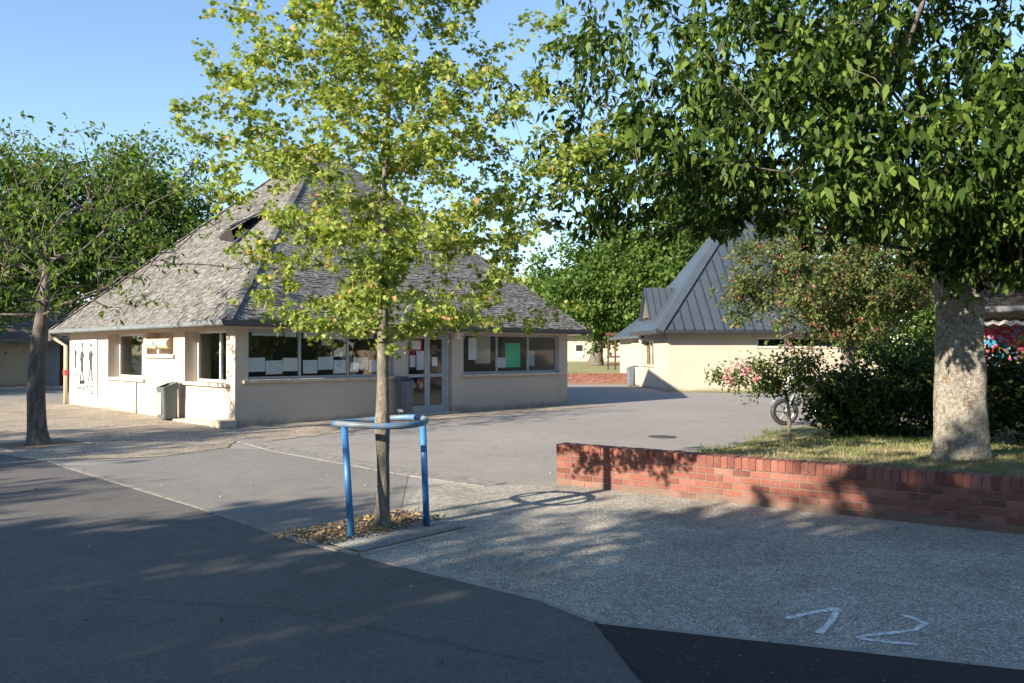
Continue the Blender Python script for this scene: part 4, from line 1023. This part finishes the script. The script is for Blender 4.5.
pb = fB.p(-.42, 4.9, 0); make_bin((pb[0], pb[1], 0), R(95-180), 'slate grey litter bin at the far wall of the metal roofed pavilion', M['binblue'], M['binblue'], .06, h=.95)

# timber porch behind
po = empty('timber_porch', (6.1, 51.5, .5), 'red brown timber porch with railing behind the metal roofed pavilion', 'porch')
for i in range(3): MB().box(5.95+i*.45, 6.05+i*.45, 51.5, 51.62, .5, 2.7, WF).build('post', M['wood'], po)
MB().box(5.85, 7.6, 51.47, 51.65, 2.7, 2.85, WF).build('beam', M['wood'], po)
for z in (.85, 1.3): MB().box(5.9, 7.4, 51.42, 51.47, z, z+.1, WF).build('rail', M['wood'], po)

# far white building
bD = empty('far_building', (8, 92, .6), 'long white building seen between the pavilions beyond the lawn', 'building')
w = MB(); w.box(-6, 22, 88, 98, .4, 3.4); w.build('wall', M['stucco_b'], bD)
MB().add([(-7, 87, 3.4), (23, 87, 3.4), (23, 99, 3.4), (-7, 99, 3.4), (-1, 93, 6.0), (17, 93, 6.0)], [(0, 1, 5, 4), (1, 2, 5), (2, 3, 4, 5), (3, 0, 4), (3, 2, 1, 0)]).build('roof', M['shingle_e'], bD)
for xw in (2.9, 6.7, 13):
    o = MB().box(xw, xw+.9, 87.9, 87.99, 1.0, 2.5).build('window', M['whiteframe'], bD)
    MB().box(xw+.1, xw+.8, 87.86, 87.895, 1.75, 2.4).build('pane', M['dark'], o)

# ------------------------------------------------------------------ building C at the right
bC = empty('school_building', (17, 24, 0), 'dark roofed pavilion with a colourful mural behind the big tree trunk', 'building')
fC = Fr((11.8, 20.9, 0), (.86, -.51, 0), (.51, .86, 0))
w = MB(); w.box(0, 10, 0, 10, 0, 2.7, fC); w.build('wall', M['stucco_c'], bC)
cC = [fC.p(-.6, -.9, 2.75), fC.p(10.6, -.9, 2.75), fC.p(10.6, 10.6, 2.75), fC.p(-.6, 10.6, 2.75)]; aC = fC.p(5, 5, 8.6)
MB().add([*cC, aC], [(0, 1, 4), (1, 2, 4), (2, 3, 4), (3, 0, 4), (3, 2, 1, 0)]).build('roof', M['dark'], bC)
rC = bC.children[-1]; vv = [shingle_face(cC[0], cC[1], aC, .22, .16, 61)[0], shingle_face(cC[3], cC[0], aC, .22, .16, 62)[0]]
link_fast('shingles', np.concatenate(vv), 4, M['shingle_c'], rC)
MB().box(-.7, 10.6, -1.05, -.91, 2.6, 2.76, fC, .02).build('gutter', M['gutter'], bC)
cm = MB(); n_ = 80; vsn = []
for i in range(n_+1):
    dz = .03*math.cos(i*math.pi); vsn += [fC.p(.1+9.5*i/n_, -1.3, 2.30+dz), fC.p(.1+9.5*i/n_, -.04, 2.50+dz)]
cm.add(vsn, [(2*i, 2*i+2, 2*i+3, 2*i+1) for i in range(n_)]); cm.build('canopy', simple('corrugated sheet', (.5, .48, .44), (.4, .38, .35), 4, .7), bC)
m, t, b = new_mat('spray painted mural'); co = coord(t, scale=(1.0, 1, 1.2))
nz = N(t, 'ShaderNodeTexNoise'); nz.inputs['Scale'].default_value = 1.7; nz.inputs['Distortion'].default_value = 1.5; nz.inputs['Detail'].default_value = 2; t.links.new(co, nz.inputs[0])
rp = ramp(t, nz.outputs[0], [(.25, (.02, .35, .6)), (.38, (.5, .45, .7)), (.44, (.7, .03, .05)), (.5, (.8, .12, .4)), (.56, (.85, .6, .03)), (.62, (.05, .4, .55)), (.68, (.02, .02, .03)), (.76, (.8, .1, .1))])
rp.node.color_ramp.interpolation = 'CONSTANT'
t.links.new(mixc(t, 1.0, rp, (.5, .5, .5), 'MULTIPLY'), b.inputs['Base Color']); b.inputs['Roughness'].default_value = .8
MB().box(.1, 6.5, -.03, -.003, .3, 2.3, fC).build('mural', m, bC)

# ------------------------------------------------------------------ building E at the far left
fE = Fr((-26, 38.2, 0), (q, q, 0), (-q, q, 0)); bE = empty('school_building', (-26, 46, 0), 'low shaded pavilion with brown shingle roof behind the sparse left tree', 'building')
w = MB(); w.box(0, 11, 0, .3, 0, 2.05, fE); w.box(0, .3, .302, 11, 0, 2.05, fE); w.build('wall', M['stucco_c'], bE)
MB().box(0, 11, -.002+.0, .3, 2.052, 2.2, fE).build('lintel', M['sill'], bE)
for a_ in (1.5, 4.5, 7.5): MB().box(a_, a_+.15, -.62, -.5, 0, 2.2, fE).build('post', M['wood'], bE)
MB().box(4.0, 6.6, -.03, -.004, 0, 2.0, fE).build('garage_door', M['frame'], bE)
cE = [fE.p(-.8, -.8, 2.25), fE.p(11.8, -.8, 2.25), fE.p(11.8, 11.8, 2.25), fE.p(-.8, 11.8, 2.25)]; aE = fE.p(5.5, 5.5, 4.9)
MB().add([*cE, aE], [(0, 1, 4), (1, 2, 4), (2, 3, 4), (3, 0, 4), (3, 2, 1, 0)]).build('roof', M['dark'], bE)
rE = bE.children[-1]; vv = [shingle_face(cE[0], cE[1], aE, .3, .2, 71)[0], shingle_face(cE[3], cE[0], aE, .3, .2, 72)[0]]
link_fast('shingles', np.concatenate(vv), 4, M['shingle_e'], rE)
MB().box(-.9, 11.9, -.93, -.81, 2.08, 2.25, fE, .02).build('gutter', M['gutter_l'], bE)

# ------------------------------------------------------------------ background trees
def bg_tree(x, y, zb_, zc, rx, rz, seed, label, mat, n=150, ls=.3, per=40, tr=.25, cx=None, lump=.16, sp=.45, top=None, name='broadleaf_tree', zmin=None, gn='trees beyond the pavilions'):
    root = empty(name, (x, y, zb_), label, 'tree', gn); cx = x if cx is None else cx
    tk_ = trunk_pts((x, y, zb_), (x*.5+cx*.5, y, zc), 9, .015, seed)
    tips_ = ell_tips(n, (cx, y, zc), (rx, rx*.8, rz), seed, .45, zmin, lump)
    build_tree(root, tk_, list(np.linspace(tr, tr*.5, 9)), tips_, M['bark_far'], mat, T_OVAL, ls, per, sp, .4, seed, tip_r=.02, along=.9, step=.8, nsides=10)
bg_tree(6.7, 66, .6, 7.0, 7.0, 4.6, 81, 'round dark green tree with forked trunk on the far lawn', M['leaf_far'], 260, .30, 130, .5, 9.0, zmin=2.9, sp=.55)
bg_tree(13, 60, .5, 8.5, 5.5, 5.2, 82, 'taller dark green tree just left of the metal roof peak', M['leaf_far'], 240, .30, 130, .4, zmin=2.4, sp=.6)
bg_tree(2.0, 95, .5, 6.3, 6, 4.2, 83, 'pale green distant tree right of the weathered roof', M['leaf_far2'], 200, .34, 110, .4, sp=.6)
bg_tree(-4, 90, .5, 5, 6, 3.5, 84, 'pale green distant tree hidden behind the weathered roof', M['leaf_far2'], 120, .34, 110, .4, sp=.6)
bg_tree(-17.0, 37, 0, 7.0, 3.3, 3.9, 85, 'dense dark green tree rising left of the weathered roof', M['leaf_left'], 240, .17, 120, .3, sp=.42, zmin=1.5)
bg_tree(-22.6, 35, 0, 6.6, 3.7, 3.9, 86, 'dense green tree behind the sparse left tree', M['leaf_left'], 240, .17, 120, .3, cx=-21.3, sp=.42, zmin=2.2)
bg_tree(-31, 52, 0, 6, 5, 4, 87, 'green tree beyond the low brown roofed pavilion', M['leaf_far'], 160, .3, 40, .3)
bg_tree(19, 56, .5, 7, 6, 5, 88, 'dark green tree behind the metal roof at its right', M['leaf_far'], 160, .36, 50, .4, sp=.6)
bg_tree(30, 50, .5, 7, 7, 6, 89, 'broad dark green tree beyond the mural pavilion', M['leaf_far'], 180, .36, 50, .4, sp=.6)
bg_tree(-29, 27, 0, 4.5, 4.5, 4, 93, 'leafy tree left of the low brown roofed pavilion', M['leaf_left'], 150, .3, 50, .3)
bg_tree(-32, 35, 0, 5, 5, 4.5, 94, 'leafy tree beyond the left edge of the courtyard', M['leaf_left'], 150, .3, 50, .3)
bg_tree(21, 12, 0, 4.5, 4.5, 4.2, 95, 'leafy tree right of the raised bed', M['leaf_far'], 150, .3, 60, .3)
bg_tree(24, 5, 0, 5, 5, 4.6, 96, 'leafy tree beyond the right end of the brick wall', M['leaf_far'], 150, .3, 60, .3)
bg_tree(14.6, 29.5, 0, 3.0, 2.6, 2.6, 97, 'dark bushy tree filling the gap right of the metal roofed pavilion', M['leaf_far'], 150, .16, 110, .2, sp=.3, zmin=.4)
# hawthorn-like small tree with reddish fruit
hx, hy = 8.1, 20.2
hw = empty('hawthorn_tree', (hx, hy, 0), 'small rounded tree dotted with reddish berries behind the shrubs', 'tree')
tips = ell_tips(280, (hx-.2, hy, 3.45), (2.95, 2.3, 1.55), 91, .35, 1.95, .12)
csb, pth = build_tree(hw, trunk_pts((hx, hy, 0), (hx+.1, hy, 3.0), 10, .01, 9), list(np.linspace(.2, .1, 10)), tips, M['bark_young'], M['leaf_crab'], T_OVAL, .08, 130, .17, .3, 92, cluster=6, cspread=.04, tip_r=.007, along=.7, step=.3, nsides=12)
g = np.random.default_rng(17); ci = csb[g.integers(0, len(csb), 280)]
P = np.repeat(ci, 12, 0) + g.normal(size=(280*12, 3))*.05
make_leaves('berries', P, g.normal(size=P.shape), .05, T_OVAL, M['fruit'], hw, .3, 18)

# ------------------------------------------------------------------ shrubs on the bed
def shrub(x, y, z, rx, rz, seed, label, mat=M['leaf_dark'], n=70, ls=.08, per=60, sp=.13, name='shrub', ry=None):
    root = empty(name, (x, y, z-.03), label, 'shrub', 'dark shrubs behind the lawn')
    tips_ = ell_tips(n, (x, y, z+rz*.95), (rx, ry or rx*.8, rz), seed, .4, z+.05, .15)
    build_tree(root, trunk_pts((x, y, z-.03), (x, y, z+rz*.8), 5, .02, seed), [.05, .045, .04, .035, .03], tips_, M['bark_far'], mat, T_OVAL, ls, per, sp, .1, seed, tip_r=.004, along=.9, step=.25, nsides=8)
def lz(x, y):
    d = np.array((x, y))-WO; return float(lawn_h(np.dot(d, WU), np.dot(d, WV)))
for (x, y, rx, rz, sd__, lab) in ((6.25, 15.4, .72, .62, 1, 'low dark shrub behind the motorcycle end of the bed'), (6.75, 14.6, 1.0, .86, 2, 'dark shrub left of the big trunk, second from the rose'),
        (7.9, 14.0, .95, .88, 3, 'dark shrub partly hidden directly behind the big trunk'), (9.1, 13.3, 1.1, .85, 4, 'dark shrub right of the big trunk'), (10.5, 12.4, 1.2, .9, 5, 'dark shrub at the right edge of the bed'),
        (8.3, 16.2, 1.2, 1.0, 6, 'taller dark shrub in the second row behind the big trunk'), (10.4, 15.2, 1.3, .95, 7, 'taller dark shrub in the second row at the right')):
    shrub(x, y, lz(x, y), rx, rz, 200+sd__, lab, n=110)
# rose bush
rz_ = lz(4.95, 14.8); ro = empty('rose_bush', (4.95, 14.8, rz_-.02), 'sprawling rose bush with pink flowers leaning over the asphalt', 'rose bush')
tips = np.concatenate([ell_tips(60, (4.4, 14.8, rz_+1.18), (.85, .6, .36), 301, .3, None, .1), ell_tips(60, (5.35, 14.8, rz_+1.3), (.85, .6, .48), 302, .3, None, .1)])
build_tree(ro, trunk_pts((4.95, 14.8, rz_-.02), (4.9, 14.8, rz_+.9), 6, .03, 5), [.035]*3+[.03]*3, tips, M['bark_young'], M['leaf_rose'], T_OVAL, .06, 34, .10, .2, 303, tip_r=.003, along=.8, step=.18, nsides=8)
g = np.random.default_rng(33)
fl = [gp(0, 400)]*0
for k, (px, py) in enumerate([(727, 378), (733, 383), (738, 366), (744, 372), (750, 369), (757, 378), (729, 371), (788, 348)]):
    Y = 14.2+g.uniform(-.1, .3); c_ = np.array(((px-512)/F*Y, Y, CH-(py-HZ)/F*Y)); P = c_+g.normal(size=(26, 3))*.028
    make_leaves('flower', P, g.normal(size=P.shape)+(0, 0, .3), .055, T_OVAL, M['petal'], ro, .3, 50+k)
# weeds along the back of the bed
g = np.random.default_rng(77); pts = []
for _ in range(190):
    u, v = g.uniform(.3, 8), 3.0+2.8*g.random()**.6; z = float(lawn_h(u, v)); p = wf.p(u, v, z); pts.append(p)
for _ in range(30):
    v = g.uniform(.3, 9); u = g.uniform(.0, .45); pts.append(wf.p(u, v, float(lawn_h(u, v))))
tufts('weeds', pts, .06, M['leaf_rose'], 78, 'taller green weeds along the edge of the bed in front of the shrubs', per=16, spread=.13)

# ------------------------------------------------------------------ motorcycle
mo = empty('motorcycle', (7.2, 19.4, 0), 'dark motorcycle with white screen parked half hidden behind the rose bush', 'motorcycle')
my = 18.6; MO0 = set(COL.objects)
def wheel(cx, r_):
    o = MB().tube([(cx+r_*math.cos(a), my, .31+r_*math.sin(a)) for a in np.linspace(0, 2*math.pi, 29)[:-1]], .055, 8, close=True).build('wheel', M['black'], mo, smooth=True)
    m_ = MB(); m_.tube([(cx, my-.06, .31), (cx, my+.06, .31)], .05, 10)
    for k in range(6):
        a = k*math.pi/3; m_.tube([(cx, my, .31), (cx+(r_-.04)*math.cos(a), my, .31+(r_-.04)*math.sin(a))], .012, 5)
    m_.tube([(cx+(r_-.05)*math.cos(a), my, .31+(r_-.05)*math.sin(a)) for a in np.linspace(0, 2*math.pi, 25)[:-1]], .015, 6, close=True)
    m_.build('rim', M['chrome'], o)
wheel(6.55, .26); wheel(7.95, .26)
for s_ in (-.09, .09): MB().tube([(6.55, my+s_, .31), (6.85, my+s_, .95)], .025, 8).build('fork', M['gutter_l'], mo)
MB().tube([(6.25, my, .42), (6.35, my, .6), (6.55, my, .66), (6.75, my, .6), (6.86, my, .45)], .07, 8).build('mudguard', M['binblue'], mo, smooth=True)
MB().tube([(6.85, my, .85), (7.05, my, .92), (7.3, my, .9), (7.5, my, .78)], [.08, .15, .16, .09], 12).build('fuel_tank', M['binblue'], mo, smooth=True)
MB().tube([(7.4, my, .78), (7.7, my, .8), (8.1, my, .86)], [.1, .12, .07], 10).build('seat', M['black'], mo, smooth=True)
MB().box(7.0, 7.5, my-.16, my+.16, .3, .68, WF, .05).build('engine', M['gutter'], mo)
MB().tube([(7.1, my-.15, .35), (7.5, my-.17, .28), (8.1, my-.18, .35)], .045, 8).build('exhaust', M['chrome'], mo, smooth=True)
MB().tube([(6.95, my-.36, 1.05), (6.83, my-.15, 1.0), (6.83, my+.15, 1.0), (6.95, my+.36, 1.05)], .014, 6).build('handlebar', M['black'], mo)
MB().disc((6.66, my, .87), .09, (1, 0, -.1), 16, .1).build('headlight', M['chrome'], mo)
MB().add([(6.6, my-.17, .92), (6.6, my+.17, .92), (6.8, my+.15, 1.25), (6.8, my-.15, 1.25), (6.62, my-.17, .92), (6.62, my+.17, .92), (6.82, my+.15, 1.25), (6.82, my-.15, 1.25)], [(0, 1, 2, 3), (7, 6, 5, 4), (0, 3, 7, 4), (1, 5, 6, 2), (3, 2, 6, 7)]).build('windscreen', M['white'], mo)
MB().tube([(7.5, my-.14, .3), (7.4, my-.35, .01)], .015, 6).build('side_stand', M['chrome'], mo)

for o in COL.objects:
    if o.parent == mo: o.location.x -= .0
mo.location.x -= .42

# sparse debris: small dry leaves and pale chips lying about
# unseen belt of trees, added to block low sky glow on the sunward side
first = None
for k in range(11):
    an = R(170 + k*12.5); rr2 = 40 + (k*7 % 5); X, Y = rr2*math.cos(an), rr2*math.sin(an)
    if first is None:
        first = empty('broadleaf_tree', (X, Y, 0), 'unseen tree added far behind the photographer to block low sky glow', 'tree', 'added belt of trees blocking the low sky')
        build_tree(first, trunk_pts((X, Y, 0), (X, Y, 5), 6, .01, 3), [.3, .28, .26, .24, .22, .2], ell_tips(110, (X, Y, 4.8), (5.5, 5.5, 4.6), 401, .4, .5, .12), M['bark_far'], M['leaf_far'], T_OVAL, .5, 60, .6, .3, 402, tip_r=.02, along=.9, step=1.0, nsides=8)
    else:
        c_ = first.copy(); COL.objects.link(c_); c_.location = (X, Y, 0); c_.rotation_euler.z = k*1.3
        for ch in first.children:
            d_ = ch.copy(); COL.objects.link(d_); d_.parent = c_

g = np.random.default_rng(88); nl = 700
P = np.stack([g.uniform(-9, 5, nl), 3.5+14*g.random(nl)**1.3, np.full(nl, .0165)], 1)
ax = g.normal(size=(nl, 3))*np.array([1, 1, .12])
tag(make_leaves('leaf_litter', P, ax, .022, T_OVAL, M['straw'], None, .6, 89), 'scattered tiny dry leaves on the asphalt and gravel', 'leaf litter', kind='stuff')

for o in COL.objects:
    if 'origin' in o: del o['origin']
